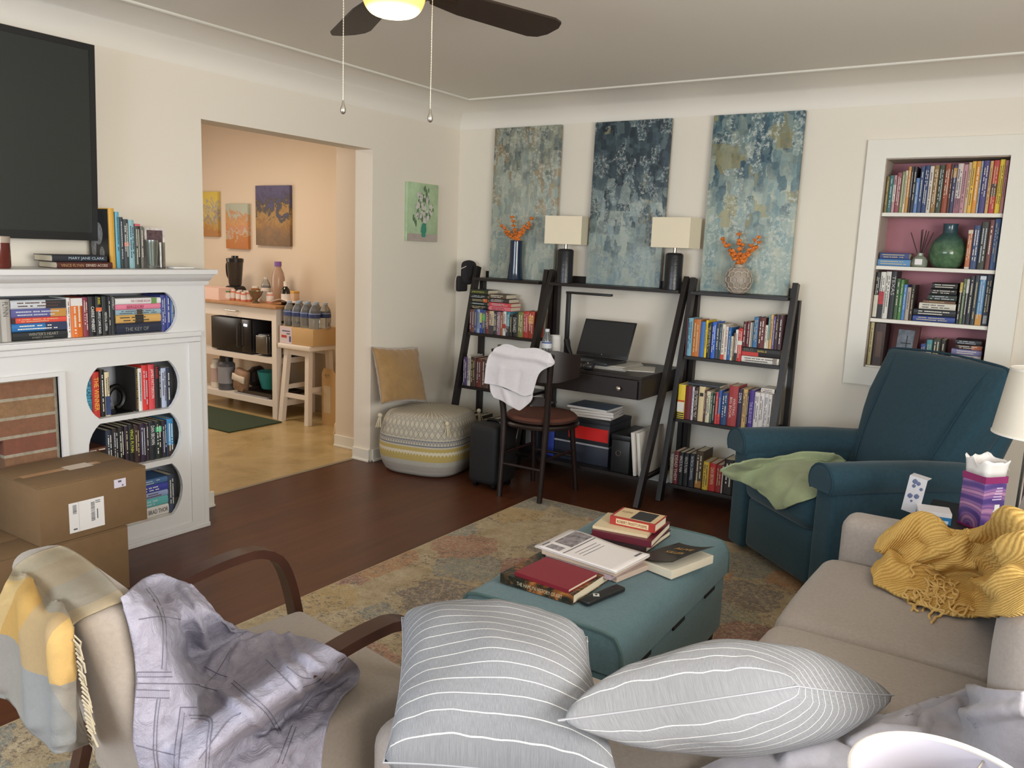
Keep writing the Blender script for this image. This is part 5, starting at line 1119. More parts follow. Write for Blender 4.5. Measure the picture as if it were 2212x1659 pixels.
# ------------------------------------------------------------------ ottoman
of=fabric('dusty_teal_linen','597379',.1,90)
ot=thing('storage_ottoman','dusty teal upholstered storage ottoman standing on the rug','ottoman',(2.565,-2.46,0),math.radians(1.5))
def wf(p): return p
w=MB(); w.prism([(-.27,.3055)]+[tuple(p) for p in crom([(-.27,.35),(-.266,.385),(-.248,.412),(-.215,.425),(0,.429),(.215,.425),(.248,.412),(.266,.385),(.27,.35)],34)]+[(.27,.3055)],-.47,.47,'y'); lid=w.build('lid',of,ot)
for sy in(-1,1):
    w=MB(); pr=[(-.268,.306),(-.268,.35),(-.264,.383),(-.246,.41),(-.214,.423),(0,.427),(.214,.423),(.246,.41),(.264,.383),(.268,.35),(.268,.306)]
    w.tube([V((x,sy*.468,z)) for x,z in crom(pr,30)],.006,6); w.build('welt',mat('dark_teal_welt','48605f',.9),lid)
w=MB(); w.rbox((-.263,-.465,.085),(.263,.465,.3045),.02,3,4); w.build('body',of,ot)
w=MB()
for yy in(-.3,-.02,.28): w.box((.2625,yy-.05,.287),(.2685,yy+.05,.3035),.001)
w.build('lid_gap_shade',mat('shadow_black','101212',.9),ot,False)  # solid black strips stand in for the shade in the slots under the lid
for sx in(-1,1):
    for sy in(-1,1):
        w=MB(); w.tube([(sx*.225,sy*.42,RG),(sx*.225,sy*.42,.0845)],[.018,.026],10); w.build('leg',darkleg,ot)
OZ=.4325
def place(name,label,cat,A,B,C,z,parts,group=None,tilt=None):
    """flat thing whose corners A,B,C are image points on height z; parts(sx,sy,t)"""
    a,b,c=[onz(*p,z) for p in(A,B,C)]; u=(b-a); L=u.length; an=math.atan2(u.y,u.x); n=V((-math.sin(an),math.cos(an),0)); W=(c-a).dot(n)
    if W<0:
        a=a+n*W; W=-W
    t=thing(name,label,cat,(a.x,a.y,z),an,group); parts(L,W,t); return t
def flatbook(th,cover,coverm=None,paper_side=True,pg=None,spine=None):
    def f(L,W,t):
        w=MB(); w.box((0,0,th-.002),(L,W,th)); w.box((0,0,0),(L,W,.002)); w.box((0,0,.002),(L,.004,th-.002)); w.build('cover',coverm or hexm(cover,.4),t,False)
        w=MB(); w.box((.003,.0045,.0021),(L-.003,W-.003,th-.0021)); w.build('pages',pg or paper,t,False)
    return f
def artcover():
    m=bpy.data.materials.new('art_cover'); m.use_nodes=True; t=NT(m); f=t.noise(t.coord(),14,5,.7,1.2)
    t.base(t.ramp(f,[(.3,'16170f'),(.5,'2a2a20'),(.58,'7a4a22'),(.66,'b87a44'),(.74,'8c3f2c'),(.85,'24231c')])); t.b.inputs['Roughness'].default_value=.25; return m
ab=place('book','large glossy art book under the red notebook on the ottoman','book',(1080,1258),(1237,1307),(1150,1205),OZ,flatbook(.03,'1c1c18',artcover()))
u=ab
L_=(onz(1237,1307,OZ)-onz(1080,1258,OZ)).length
text('THE HAMLYN HISTORY OF ART',L_*.62,.012,Matrix.Translation((L_*.55,-.0006,.014))@Matrix.Rotation(PI/2,4,'X'),hexm('c9b99a'),ab)
place('notebook','thin dark red notebook lying on top of the art book','notebook',(1112,1243),(1227,1282),(1172,1208),OZ+.0305,flatbook(.012,'7c1f2c'))
rm=place('remote_control','black remote control lying beside the art book on the ottoman','remote',(1250,1303),(1270,1312),(1305,1262),OZ,lambda L,W,t:(setattr(t,'_',0) if False else None))
def rem():
    t=rm; a,b,c=onz(1250,1303,OZ),onz(1272,1312,OZ),onz(1307,1262,OZ); L=(b-a).length; W=(c-a).length
    w=MB(); w.rbox((0,0,0),(L,W,.016),.006,2,3); w.build('body',mat('remote_black','1a1b1d',.4),t)
    w=MB(); w.lathe([(0,.0165),(.013,.0165),(.013,.0175),(0,.0175)],4,at=(L/2,W*.32,0)); w.build('button_pad',mat('pad_white','c9c9c4',.4),t,False)
    w=MB(); w.lathe([(0,.0176),(.004,.0176),(.004,.0185),(0,.0185)],12,at=(L/2,W*.32,0)); w.build('centre_button',mat('remote_black'),t)
rem()
# middle pile: bound papers with a printed sheet on top
def papers(name,label,A,B,C,z,th,col,top=None,cat='magazine'):
    def f(L,W,t):
        w=MB(); w.box((0,0,0),(L,W,th-.0006),.001); w.build('pages',hexm(col,.8),t,False)
        if top: top(L,W,t,th)
    return place(name,label,cat,A,B,C,z,f)
papers('magazine','pale magazine at the bottom of the middle pile on the ottoman',(1205,1208),(1332,1259),(1262,1174),OZ,.018,'bca89a')
papers('magazine','mauve-edged magazine second from bottom of the middle ottoman pile',(1178,1208),(1318,1254),(1240,1170),OZ+.0185,.016,'b09aa0')
papers('magazine','tan-edged magazine just under the printed sheet on the ottoman',(1170,1196),(1330,1246),(1232,1156),OZ+.035,.014,'c0ac98')
def sheet_top(L,W,t,th):
    w=MB(); w.grid([[V((L*i/12,W*j/12,th+.001+.006*math.exp(-((i/12)**2+(j/12-1)**2)*5)+.002*math.sin(i*.6)*j/12)) for j in range(13)] for i in range(13)]); s_=w.build('printed_sheet',mat('sheet_white','d6d0ce',.6),t); s_.modifiers.new('t','SOLIDIFY').thickness=.0008
    w=MB()
    def zz(x,y): i,j=x/L*12,y/W*12; return th+.0022+.006*math.exp(-((i/12)**2+(j/12-1)**2)*5)+.002*math.sin(i*.6)*j/12
    def patch(x0,x1,y0,y1,mb,n=8):
        mb.grid([[V((x0+(x1-x0)*i/n,y0+(y1-y0)*j/n,zz(x0+(x1-x0)*i/n,y0+(y1-y0)*j/n))) for j in range(n+1)] for i in range(n+1)])
    for x in(.42,.47,.52): patch(L*x,L*(x+.008),W*.2,W*.8,w)
    w.build('print_lines',mat('print_dark','5e5a60',.7),t,False); w=MB()
    patch(L*.9,L*.93,W*.75,W*.95,w); patch(L*.04,L*.06,W*.1,W*.3,w); patch(L*.335,L*.35,W*.05,W*.95,w)
    w.build('print_marks',mat('print_dark'),t,False)
    w=MB(); patch(L*.08,L*.31,W*.35,W*.95,w); w.build('print_picture',mat('print_photo','7d7678',.6,var=(55,.6)),t,False)
    w=MB(); patch(L*.1,L*.28,W*.08,W*.26,w); w.build('print_picture',mat('print_photo2','8a8488',.6,var=(90,.7)),t,False)
papers('printed_sheet','loose white printed sheet with grey picture atop the middle ottoman pile',(1155,1182),(1330,1240),(1225,1147),OZ+.0495,.004,'d6d0ce',sheet_top,'paper')
# far pile
place('book','white-edged hardback at the bottom of the far pile on the ottoman','book',(1275,1165),(1395,1195),(1325,1128),OZ,flatbook(.02,'3a2a2c'))
place('book','maroon hardback in the far pile on the ottoman','book',(1278,1158),(1406,1184),(1325,1118),OZ+.0205,flatbook(.024,'5e1f2c'))
place('notebook','cream notebook under the small red poetry paperback on the ottoman','notebook',(1280,1141),(1398,1163),(1312,1112),OZ+.045,flatbook(.01,'cdbb98'))
def poems(L,W,t):
    flatbook(.03,'9c2f28')(L,W,t)
    w=MB(); w.box((L*.05,W*.08,.0302),(L*.97,W*.97,.0306)); w.build('cover_panel',hexm('c8b088'),t,False)
    w=MB(); w.box((L*.42,W*.12,.0307),(L*.86,W*.9,.0311)); w.build('cover_picture',mat('cover_black','201f22',.4),t,False)
    w=MB(); w.box((L*.14,-.0007,.006),(L*.86,-.0001,.025)); w.build('spine_label',hexm('d2bc92'),t,False)
    text("ROBERT FROST'S POEMS",L*.66,.011,Matrix.Translation((L*.5,-.0014,.0155))@Matrix.Rotation(PI/2,4,'X'),hexm('7a2a24'),t)
    text('POEMS',L*.24,.02,Matrix.Translation((L*.22,W*.6,.0306)),hexm('7a5a34'),t)
place('book','small red and tan poetry paperback on top of the far ottoman pile','book',(1317,1131),(1414,1152),(1336,1110),OZ+.0555,poems)
def alive(L,W,t):
    w=MB(); w.box((0,0,0),(L,W,.028),.001); w.build('pages',mat('fresh_pages','d8d0bc',.8),t,False)
    w=MB(); n=14
    w.grid([[V((L*i/n,W*j/n,.0295+.03*(i/n)**2+.004*math.sin(j/n*3))) for j in range(n+1)] for i in range(n+1)]); c=w.build('cover',mat('black_cover','1b1715',.35),t); c.modifiers.new('t','SOLIDIFY').thickness=.001
    for s_,yy,h_ in(('ALIVE',.7,.022),('KILLER',.48,.022)):
        mx=Matrix.Translation((L*.5,W*yy,.0425))@Matrix.Rotation(-.19,4,'Y')
        text(s_,L*.5,h_,mx,hexm('c89a4a'),t)
place('book','black-covered paperback with curled cover lying near the ottoman edge','book',(1375,1222),(1450,1252),(1442,1181),OZ,alive)
# ------------------------------------------------------------------ recliner
rf=fabric('teal_blue_upholstery','27414c',.12,60,.2)
ra_=math.atan2(-.74,.67)  # local -y is the way it faces
RX,RY=2.745,-1.165
rc=thing('recliner','teal blue upholstered recliner armchair by the recessed bookcase','armchair',(RX,RY,0),math.atan2(-.74,.67)*-1-PI if False else math.radians(-41))
# local: front at y=0, back toward +y; x across
def RP(mb,n,par=rc,m=rf): return mb.build(n,m,par)
w=MB(); w.rbox((-.25,.12,.06),(.25,.8,.3),.02,2,3); w.rbox((-.34,.14,.02),(.34,.75,.12),.02,2,3); RP(w,'base')
w=MB(); w.rbox((-.262,.0,.3),(.262,.62,.475),.06,4,5,puff=(0,.015,.018)); RP(w,'seat_cushion')
w=MB(); w.rbox((-.262,.035,.05),(.262,.12,.31),.03,3,4,puff=(0,.012,0)); RP(w,'footrest')
for s in(-1,1):
    w=MB(); x0,x1=(s*.265,s*.39) if s>0 else (s*.39,s*.265)
    w.rbox((x0,.02,.035),(x1,.80,.55),.02,2,4); 
    # rolled top
    n=14; cx=s*.333; prof=[]
    for k in range(n+1):
        a=math.radians(-35+250*k/n); prof.append((cx+.079*math.cos(a),.555+.075*math.sin(a)))
    rings=[]
    for yy,sc,dz in((-.012,.9,0),(.0,1,0),(.25,1,0),(.5,1,-.006),(.7,1,-.02),(.8,.96,-.035)):
        rings.append([w.bm.verts.new((cx+(x-cx)*sc,yy,.555+(z-.555)*sc+dz)) for x,z in prof])
    for A_,B_ in zip(rings,rings[1:]):
        for j in range(n): w.bm.faces.new((A_[j],A_[j+1],B_[j+1],B_[j]))
    for ring in(rings[0],rings[-1]): w.bm.faces.new(ring)
    ar=RP(w,'armrest')
    w=MB(); w.tube([(cx+(x-cx)*.97,-.008,.555+(z-.555)*.97) for x,z in prof],.005,6); RP(w,'piping',ar,mat('deep_teal_piping','183846',.9))
ang=math.radians(24)
def backmx(): return Matrix.Translation((0,.56,.40))@Matrix.Rotation(-ang,4,'X')
bmx=backmx()
w=MB(); w.rbox((-.345,.0,.0),(.345,.15,.70),.038,4,6,puff=(0,.03,.012),mx=bmx,fn=lambda p:V((p.x*(.80+.28*min(1,max(0,(p.z-.12)/.3))) if p.z<.42 else p.x*1.08*(1-.0*p.z),p.y,p.z))); bk=RP(w,'backrest')
w=MB()
w.tube([bmx@V(p) for p in crom([(-.366,.02,.66),(-.35,.014,.69),(-.2,.012,.704),(0,.01,.71),(.2,.012,.704),(.35,.014,.69),(.366,.02,.66)],40)],.0055,6); RP(w,'piping',bk,mat('deep_teal_piping'))
for sx in(-1,1):
    w=MB(); w.tube([bmx@V((sx*x,y,z)) for x,y,z in crom([(.2,-.014,.06),(.235,-.022,.25),(.262,-.016,.5),(.285,.0,.66)],24)],.0035,6); RP(w,'seam',bk,mat('deep_teal_piping'))
w=MB(); w.rbox((-.36,.13,.06),(.36,.24,.66),.05,3,4,mx=bmx); RP(w,'back_shell')
gt=drape('blanket',[[(1603,993),(1690,984),(1738,974),(1800,976)],[(1566,1008),(1640,1003),(1720,1003),(1826,998)],[(1560,1020),(1640,1036),(1710,1035),(1790,1030)],[(1630,1056),(1670,1068),(1715,1068),(1775,1060)],[(1676,1099),(1695,1099),(1722,1089),(1760,1076)]],60,60,[o for o in kids(rc) if o.name.split('.')[0] in('seat_cushion','backrest','footrest','base')],.014,[([(1600,1000),(1700,1010),(1790,985)],10,.012),([(1640,1050),(1690,1020),(1760,1015)],9,.01),([(1700,1090),(1720,1050),(1740,1030)],8,.008)],(.01,9),.007,fabric('sage_fleece','959f7c',.08,120,.4),smooth=60)
tag(gt,'sage green fleece blanket draped across the recliner seat','blanket')
# ------------------------------------------------------------------ sofa with chaise
sf=fabric('warm_grey_sofa_fabric','9f968f',.09,110,.25)
so=thing('sectional_sofa','warm grey sectional sofa beside the blue recliner, holding pillows and a mustard throw','sofa',(3.5,-2.9,0))
def SP(mb,n,par=so,m=sf):
    for v in mb.bm.verts: v.co-=V((3.5,-2.9,0))
    return mb.build(n,m,par)
w=MB(); w.rbox((3.19,-3.66,.1),(3.95,-1.99,.27),.02,2,4); w.rbox((2.62,-3.66,.1),(3.19,-3.17,.27),.02,2,4); SP(w,'base')
w=MB(); w.rbox((3.19,-1.985,.1),(3.95,-1.85,.6),.045,4,5,puff=(.0,.004,.004)); SP(w,'armrest')
w=MB(); w.rbox((3.15,-2.605,.272),(3.72,-1.99,.465),.055,4,6,puff=(.012,.0,.012)); SP(w,'seat_cushion')
w=MB(); w.rbox((3.15,-3.165,.272),(3.72,-2.61,.465),.055,4,6,puff=(.012,.0,.012)); SP(w,'seat_cushion')
w=MB(); w.rbox((2.61,-3.67,.272),(3.72,-3.17,.46),.055,4,6,puff=(.0,.0,.01)); SP(w,'chaise_cushion')
for y0,y1 in((-2.605,-1.99),(-3.165,-2.61)):
    w=MB(); w.rbox((3.70,y0,.45),(3.9,y1,.86),.07,4,5,puff=(.02,.0,.01),mx=None); SP(w,'back_cushion')
w=MB(); w.rbox((3.9,-3.66,.1),(4.02,-1.99,.74),.03,3,4); SP(w,'back_frame')
for x,y in((3.26,-1.95),(3.9,-1.95),(3.9,-3.6),(2.69,-3.6),(2.69,-3.25)):
    w=MB(); w.tube([(x,y,RG),(x,y,.1)],[.016,.024],10); SP(w,'leg',so,darkleg)
# side table between sofa and recliner
stb=thing('side_table','dark square side table between the sofa arm and the recliner','table',(3.66,-1.56,0))
w=MB(); w.box((-.26,-.23,.525),(.26,.23,.55),.004); w.build('table_top',blk,stb)
for sx in(-.22,.22):
    for sy in(-.19,.19):
        w=MB(); w.box((sx-.018,sy-.018,RG),(sx+.018,sy+.018,.5245)); w.build('leg',blk,stb)
STZ=.5505
def q(px,py,z=STZ): return onz(px,py,z)
a=q(2134,1143); b=q(2086,1125); 
t=thing('tissue_box','tall purple printed tissue box with torn white top on the side table','box',(a.x-.03,a.y+.02,STZ),math.radians(50)); t.scale=(.84,.84,.84)
m=bpy.data.materials.new('purple_swirl_print'); m.use_nodes=True; n_=NT(m); wv=n_.add('ShaderNodeTexWave',wave_type='RINGS'); wv.inputs['Scale'].default_value=5; wv.inputs['Distortion'].default_value=5; wv.inputs['Detail'].default_value=1; n_.link(n_.coord(),wv.inputs['Vector'])
n_.base(n_.ramp(wv.outputs['Fac'],[(.1,'503c7c'),(.4,'7a5a94'),(.6,'9a6a98'),(.8,'6a4c8a'),(1,'b483a4')])); n_.b.inputs['Roughness'].default_value=.35
w=MB(); w.box((-.057,-.057,0),(.057,.057,.225),.003); w.build('carton',m,t)
for z0,z1 in((.2,.228),(0,.008)): w=MB(); w.box((-.0585,-.0585,z0),(.0585,.0585,z1)); w.build('edge_band',mat('magenta_band','8a2c62',.4),t,False)
w=MB(); w.box((.005,-.0592,.05),(.03,-.0578,.11)); w.box((.0,-.0592,.06),(.006,-.0578,.085)); w.build('white_patch',mat('label_white'),t,False)
w=MB(); 
for k in range(5): w.box((.0582,-.02+.002*k,.13+.012*k),(.0588,.04,.135+.012*k))
for k in range(5): w.box((-.012+.004*k,-.0592,.13+.012*k),(.035,-.0578,.1345+.012*k))
w.build('lettering',hexm('c9b8d4'),t,False)
w=MB(); n=40; rows=[]
for z,sc in((.226,.056),(.25,.057),(.275,.06),(.29,.064)):
    r_=[]
    for k in range(n):
        a_=2*PI*k/n; s_=sc/max(abs(math.cos(a_)),abs(math.sin(a_))); s_=min(s_,sc*1.28); j_=(z-.226)*.35*noise.noise(V((math.cos(a_)*2.2,math.sin(a_)*2.2,1)))
        r_.append(V((s_*math.cos(a_),s_*math.sin(a_),z+j_*1.2)))
    rows.append(r_)
w.grid(rows,closed_u=True); s_=w.build('torn_collar',mat('tissue_white','dedad6',.8),t); s_.modifiers.new('t','SOLIDIFY').thickness=.0015
w=MB(); w.grid([[V((.05+.045*i/6,-.03+.05*j/6,.262-.02*(i/6)**2+.006*math.sin(j))) for j in range(7)] for i in range(7)]); s_=w.build('tissue',mat('tissue_white'),t); s_.modifiers.new('t','SOLIDIFY').thickness=.0012
a=q(2012,1112); c=q(2055,1132)
t=thing('mask_box','small blue and white open carton beside the purple tissue box','box',(c.x-.03,c.y-.03,STZ),math.radians(12)); t.scale=(.88,.88,.88)
w=MB(); w.box((-.085,0,0),(.035,.1,.045),.001); w.build('carton',mat('bright_blue_card','2f77ac',.4),t,False)
w=MB(); w.box((-.0855,-.0005,.03),(.0355,.1005,.0465)); w.build('white_top',mat('card_white','d8d6d8',.5),t,False)
w=MB(); w.box((-.06,-.0012,.012),(-.02,-.0004,.022)); w.box((.0,-.0012,.004),(.025,-.0004,.016)); w.build('lettering',hexm('cfe0ee'),t,False)
w=MB(); fl=Matrix.Translation((-.105,.112,.001))@Matrix.Rotation(math.radians(-22),4,'Z')@Matrix.Rotation(math.radians(7),4,'Y')
w.box((-.035,-.002,.0),(.035,0,.155),mx=fl); w.box((-.035,.0,.153),(.035,.05,.155),mx=fl); w.build('raised_flap',mat('flap_grey_white','c4c2c6',.5),t,False)
w=MB()
for (yy,zz,r_) in((.03,.145,.012),(.045,.14,.01),(.03,.125,.009),(.06,.12,.008),(.025,.08,.012),(.05,.085,.012),(.035,.06,.006)):
    w.ico((yy-.04,-.0022,zz-.01),r_,1,(1,.08,1))
for v in w.bm.verts: v.co=fl@v.co
w.build('printed_dots',hexm('5a6484'),t)
# far lamp
def floor_lamp_shade(w,r0,r1,z0,z1,n=40):
    w.lathe([(r0,z0),(r1,z1),(r1-.003,z1),(r0-.003,z0),(r0,z0)],n)
shade=mat('white_linen_shade','d9d2c4',.85,bump=(300,.15,.001))
t=thing('table_lamp','white drum-shaded lamp with metal column standing on the side table','lamp',(3.72,-1.49,STZ))
w=MB(); w.lathe([(0,0),(.075,0),(.075,.012),(.05,.018),(.045,.03),(.042,.3),(.03,.315),(.01,.32),(.01,.36),(0,.36)],28); w.build('base',mat('brushed_metal','8f8c88',.22,.9),t)
w=MB(); floor_lamp_shade(w,.15,.118,.33,.56); w.build('lamp_shade',shade,t)
w=MB(); w.lathe([(.1165,.555),(.1195,.555),(.1195,.562),(.1165,.562),(.1165,.555)],40); w.lathe([(.148,.329),(.152,.329),(.152,.335),(.148,.335),(.148,.329)],40); w.build('shade_rim',mat('rim_white','ece8e0',.6),t)
w=MB(); w.ico((0,0,.41),.03,2,(1,1,1.3)); w.build('bulb',mat('bulb_white','e6e2d8',.3),t)
w=MB(); [w.cyl((0,0,.5),(.117*math.cos(a),.117*math.sin(a),.55),.0018,n=5) for a in(0,2.1,4.2)]; w.cyl((0,0,.36),(0,0,.5),.004,n=6); w.build('shade_fitter',mat('brushed_nickel'),t)
# near lamp on a small table by the chaise
c=onz(2046,1694,.88)
nt2=thing('end_table','small dark end table carrying the nearer white lamp','table',(c.x,c.y-.005,0))
w=MB(); w.box((-.13,-.11,.48),(.13,.11,.505),.004); w.build('table_top',blk,nt2)
for sx in(-.105,.105):
    for sy in(-.09,.09):
        w=MB(); w.box((sx-.015,sy-.015,RG),(sx+.015,sy+.015,.4795)); w.build('leg',blk,nt2)
t=thing('table_lamp','white round lamp shade seen from above at the near sofa end','lamp',(c.x,c.y,.5055)); t.scale=(.82,.82,.82)
w=MB(); w.lathe([(0,0),(.07,0),(.07,.012),(.04,.02),(.038,.18),(.01,.2),(.01,.24),(0,.24)],28); w.build('base',mat('brushed_metal'),t)
w=MB(); floor_lamp_shade(w,.132,.122,.2,.452,56); w.build('lamp_shade',mat('near_shade','b4b0ba',.85),t)
w=MB(); w.tube([(.1215*math.cos(a),.1215*math.sin(a),.453) for a in [2*PI*k/56 for k in range(56)]],.0045,8,closed=True); w.build('shade_rim',mat('rim_cream','e4dcd2',.6),t)
w=MB(); w.ico((0,0,.3),.03,2,(1,1,1.3)); w.build('bulb',mat('bulb_white'),t)
w=MB(); [w.cyl((0,0,.4),(.12*math.cos(a),.12*math.sin(a),.445),.0018,n=5) for a in(PI*.4,PI*1.07,PI*1.73)]; w.cyl((0,0,.24),(0,0,.4),.004,n=6); w.build('shade_fitter',mat('brushed_nickel'),t)
# ------------------------------------------------------------------ lounge armchair with bentwood arms
af=fabric('pale_grey_beige_upholstery','978d83',.07,120,.2)
AO=V((2.241,-3.645,0)); AT=-.145
ac=thing('lounge_chair','pale grey upholstered lounge chair with dark bentwood arms','armchair',AO,AT)
acm=Matrix.Translation(AO)@Matrix.Rotation(AT,4,'Z')
w=MB(); w.rbox((-.268,-.28,.20),(.268,.30,.42),.028,3,6,puff=(.0,.006,.008)); ac_seat=w.build('seat',af,ac)
def lean(p):
    k=max(0,min(1,(p.z-.3)/.5)); return V((p.x*(1-.22*k),p.y-.17*k-.015*math.sin(k*PI),p.z))
w=MB(); w.rbox((-.262,-.285,.22),(.262,-.16,.80),.045,4,7,puff=(0,.012,.006),fn=lean); w.build('backrest',af,ac)
bent=mat('walnut_bentwood','3a2016',.35,var=(9,.25))
for s in(-1,1):
    w=MB(); pp=[(-.33,.50),(-.2,.55),(0,.597),(.12,.612),(.18,.608),(.235,.575),(.27,.5),(.30,.36),(.32,.2),(.335,.06),(.33,.032),(.30,.024),(.1,.022),(-.2,.022),(-.34,.022)]
    w.bar([V((s*.29,y,z)) for y,z in crom(pp,60)],.048,.024,up=(1,0,0)); w.build('arm',bent,ac)
    w=MB(); w.bar([V((s*.29,y,z)) for y,z in crom([(-.30,.512),(-.27,.36),(-.31,.16),(-.345,.034)],20)],.044,.024,up=(1,0,0)); w.build('rear_leg',bent,ac)
w=MB(); w.box((-.265,-.2,.195),(.265,-.16,.2195)); w.box((-.265,.15,.195),(.265,.19,.2195)); w.box((-.278,-.2,.18),(-.266,.19,.2195)); w.box((.266,-.2,.18),(.278,.19,.2195)); w.build('under_frame',bent,ac,False)
# plaid throw folded over the back of the chair
def plaid():
    m=bpy.data.materials.new('plaid_throw_cloth'); m.use_nodes=True; t=NT(m); c=t.add('ShaderNodeTexCoord'); s=t.sep(c.outputs['UV'])
    cu=t.ramp(s[0],[(0,'b8a67e'),(.22,'a8854a'),(.5,'8d8577'),(.86,'c9a970')],'CONSTANT')
    cv=t.ramp(s[1],[(0,'8a8273'),(.36,'b08d50'),(.62,'7c7d7c')],'CONSTANT')
    n=t.noise(t.coord(),120,3,.6); x=t.mix(.55,cu,cv); low=t.math('GREATER_THAN',s[1],.62); x=t.mix(t.math('MULTIPLY',low,.6),x,'85898b'); top=t.math('LESS_THAN',s[1],.34); x=t.mix(t.math('MULTIPLY',top,.6),x,'857c6c')
    t.base(t.mix(t.math('MULTIPLY',n,.25),x,'5c574e')); t.b.inputs['Roughness'].default_value=.95; t.b.inputs['Specular IOR Level'].default_value=.15; t.bump(t.noise(t.coord(),500,2,.6),.3,.002); return m
def LQ(x,y,z): return acm@V((x,y,z))
hang=[[LQ(-.6,-.52,.02),LQ(.24,-.52,.02),LQ(.22,-.485,.79),LQ(-.6,-.485,.79)]]
th=drape('throw_blanket',[[(132,1180),(180,1205),(230,1245),(278,1296)],[(85,1196),(130,1240),(190,1292),(222,1318)],[(32,1228),(75,1262),(125,1305),(160,1350)],[(0,1300),(45,1345),(105,1390),(152,1400)],[(-25,1400),(30,1440),(95,1490),(158,1480)],[(-40,1490),(25,1505),(75,1575),(172,1560)],[(-55,1500),(35,1520),(118,1622),(192,1608)]],54,90,[ac],.01,[([(60,1260),(75,1400),(85,1560)],16,.016),([(125,1320),(135,1450),(135,1600)],14,.018),([(20,1300),(10,1480)],14,.014),([(165,1380),(175,1590)],8,.014)],(.004,10),.005,plaid(),extra=hang,smooth=40,seed=3,relax=8)
tag(th,'grey and mustard checked throw hanging over the back of the lounge chair','blanket')
bv=bvh_of([th]); R=random.Random(2)
w=MB()
for k in range(26):
    f=k/25; px=158+34*f+R.uniform(-2,2); py=1372+232*f
    a=ray(px,py); h=bv.ray_cast(CAM,a.normalized()); 
    p=CAM+a.normalized()*(h[3]-.004 if h[0] is not None else 1.62)
    w.tube([p,p+V((.004+R.uniform(-.004,.006),.006,-.012)),p+V((.006+R.uniform(-.006,.01),.008,-.03))],.0016,5)
fr=w.build('fringe',mat('cream_fringe','a79c86',.95),th)
# cargo shorts thrown over chair back and seat
sm=bpy.data.materials.new('lavender_grey_cotton'); sm.use_nodes=True; t_=NT(sm); co_=t_.coord('Object'); n1=t_.noise(co_,26,5,.72,1.5); n2=t_.noise(co_,420,3,.6)
t_.base(t_.ramp(n1,[(.3,'918e9c'),(.6,'a19eac'),(.75,'aca9b7')])); t_.b.inputs['Roughness'].default_value=.9; t_.b.inputs['Specular IOR Level'].default_value=.15
t_.bump(t_.math('ADD',n1,t_.math('MULTIPLY',n2,.08)),.75,.012)
rows=[[(262,1290),(300,1258),(352,1240),(414,1262)],[(272,1330),(345,1318),(440,1318),(527,1374)],[(288,1400),(385,1405),(520,1398),(655,1378)],[(293,1470),(400,1485),(560,1468),(776,1444)],[(290,1540),(400,1560),(560,1560),(722,1536)],[(292,1618),(400,1640),(560,1650),(700,1604)],[(325,1705),(420,1725),(560,1735),(692,1690)]]
folds=[([(300,1262),(350,1248),(405,1268)],7,.012),([(318,1300),(350,1330),(372,1350)],9,-.016),([(395,1275),(425,1310),(430,1380)],9,.022),([(370,1300),(400,1320),(432,1345),(440,1400)],8,.02),([(395,1340),(412,1380),(418,1412)],12,-.03),([(520,1375),(470,1420),(440,1470)],9,.016),([(528,1372),(505,1420),(492,1462)],7,.018),([(600,1362),(560,1385),(520,1400)],8,.014),([(620,1370),(650,1420),(690,1440),(725,1440)],8,.016),([(655,1440),(690,1470),(705,1490)],8,-.014),([(580,1360),(605,1420),(640,1470),(650,1520)],9,.012),([(650,1520),(610,1560),(560,1590)],9,-.014),([(430,1450),(480,1470),(510,1450)],8,-.018),([(400,1440),(430,1480),(500,1520),(600,1590)],9,.014),([(440,1480),(400,1520),(360,1600)],14,.012),([(600,1570),(520,1600),(480,1659)],9,-.014),([(690,1560),(660,1590),(630,1640)],9,-.012),([(560,1600),(600,1630),(640,1659)],8,.01),([(480,1500),(540,1540),(600,1550)],12,.012),([(350,1400),(345,1480),(340,1600)],10,.006),([(772,1446),(740,1490),(690,1530)],6,.012)]
sh=drape('cargo_shorts',rows,110,130,[ac,th],.012,[(a_,b_*.9,c_*.5) for a_,b_,c_ in folds],(.0055,16),.004,sm,extra=[[LQ(.29,-.3,.0),LQ(.29,.4,.0),LQ(.275,.4,.42),LQ(.275,-.3,.42)]],smooth=50,seed=5,relax=3)
tag(sh,'lavender grey cargo shorts crumpled over the lounge chair back and seat','shorts')
bv=bvh_of([sh]); w=MB()
def seam(mb,pts,wd=.0016,off=.0012,n=50,dash=0):
    Q=crom(pts,n); run=[]
    for i,qp in enumerate(Q):
        a=ray(*qp); h=bv.ray_cast(CAM,a.normalized())
        if h[0] is not None and (not dash or i%dash!=0): run.append(CAM+a.normalized()*(h[3]-off))
        else:
            if len(run)>1: mb.tube(run,wd,5)
            run=[]
    if len(run)>1: mb.tube(run,wd,5)
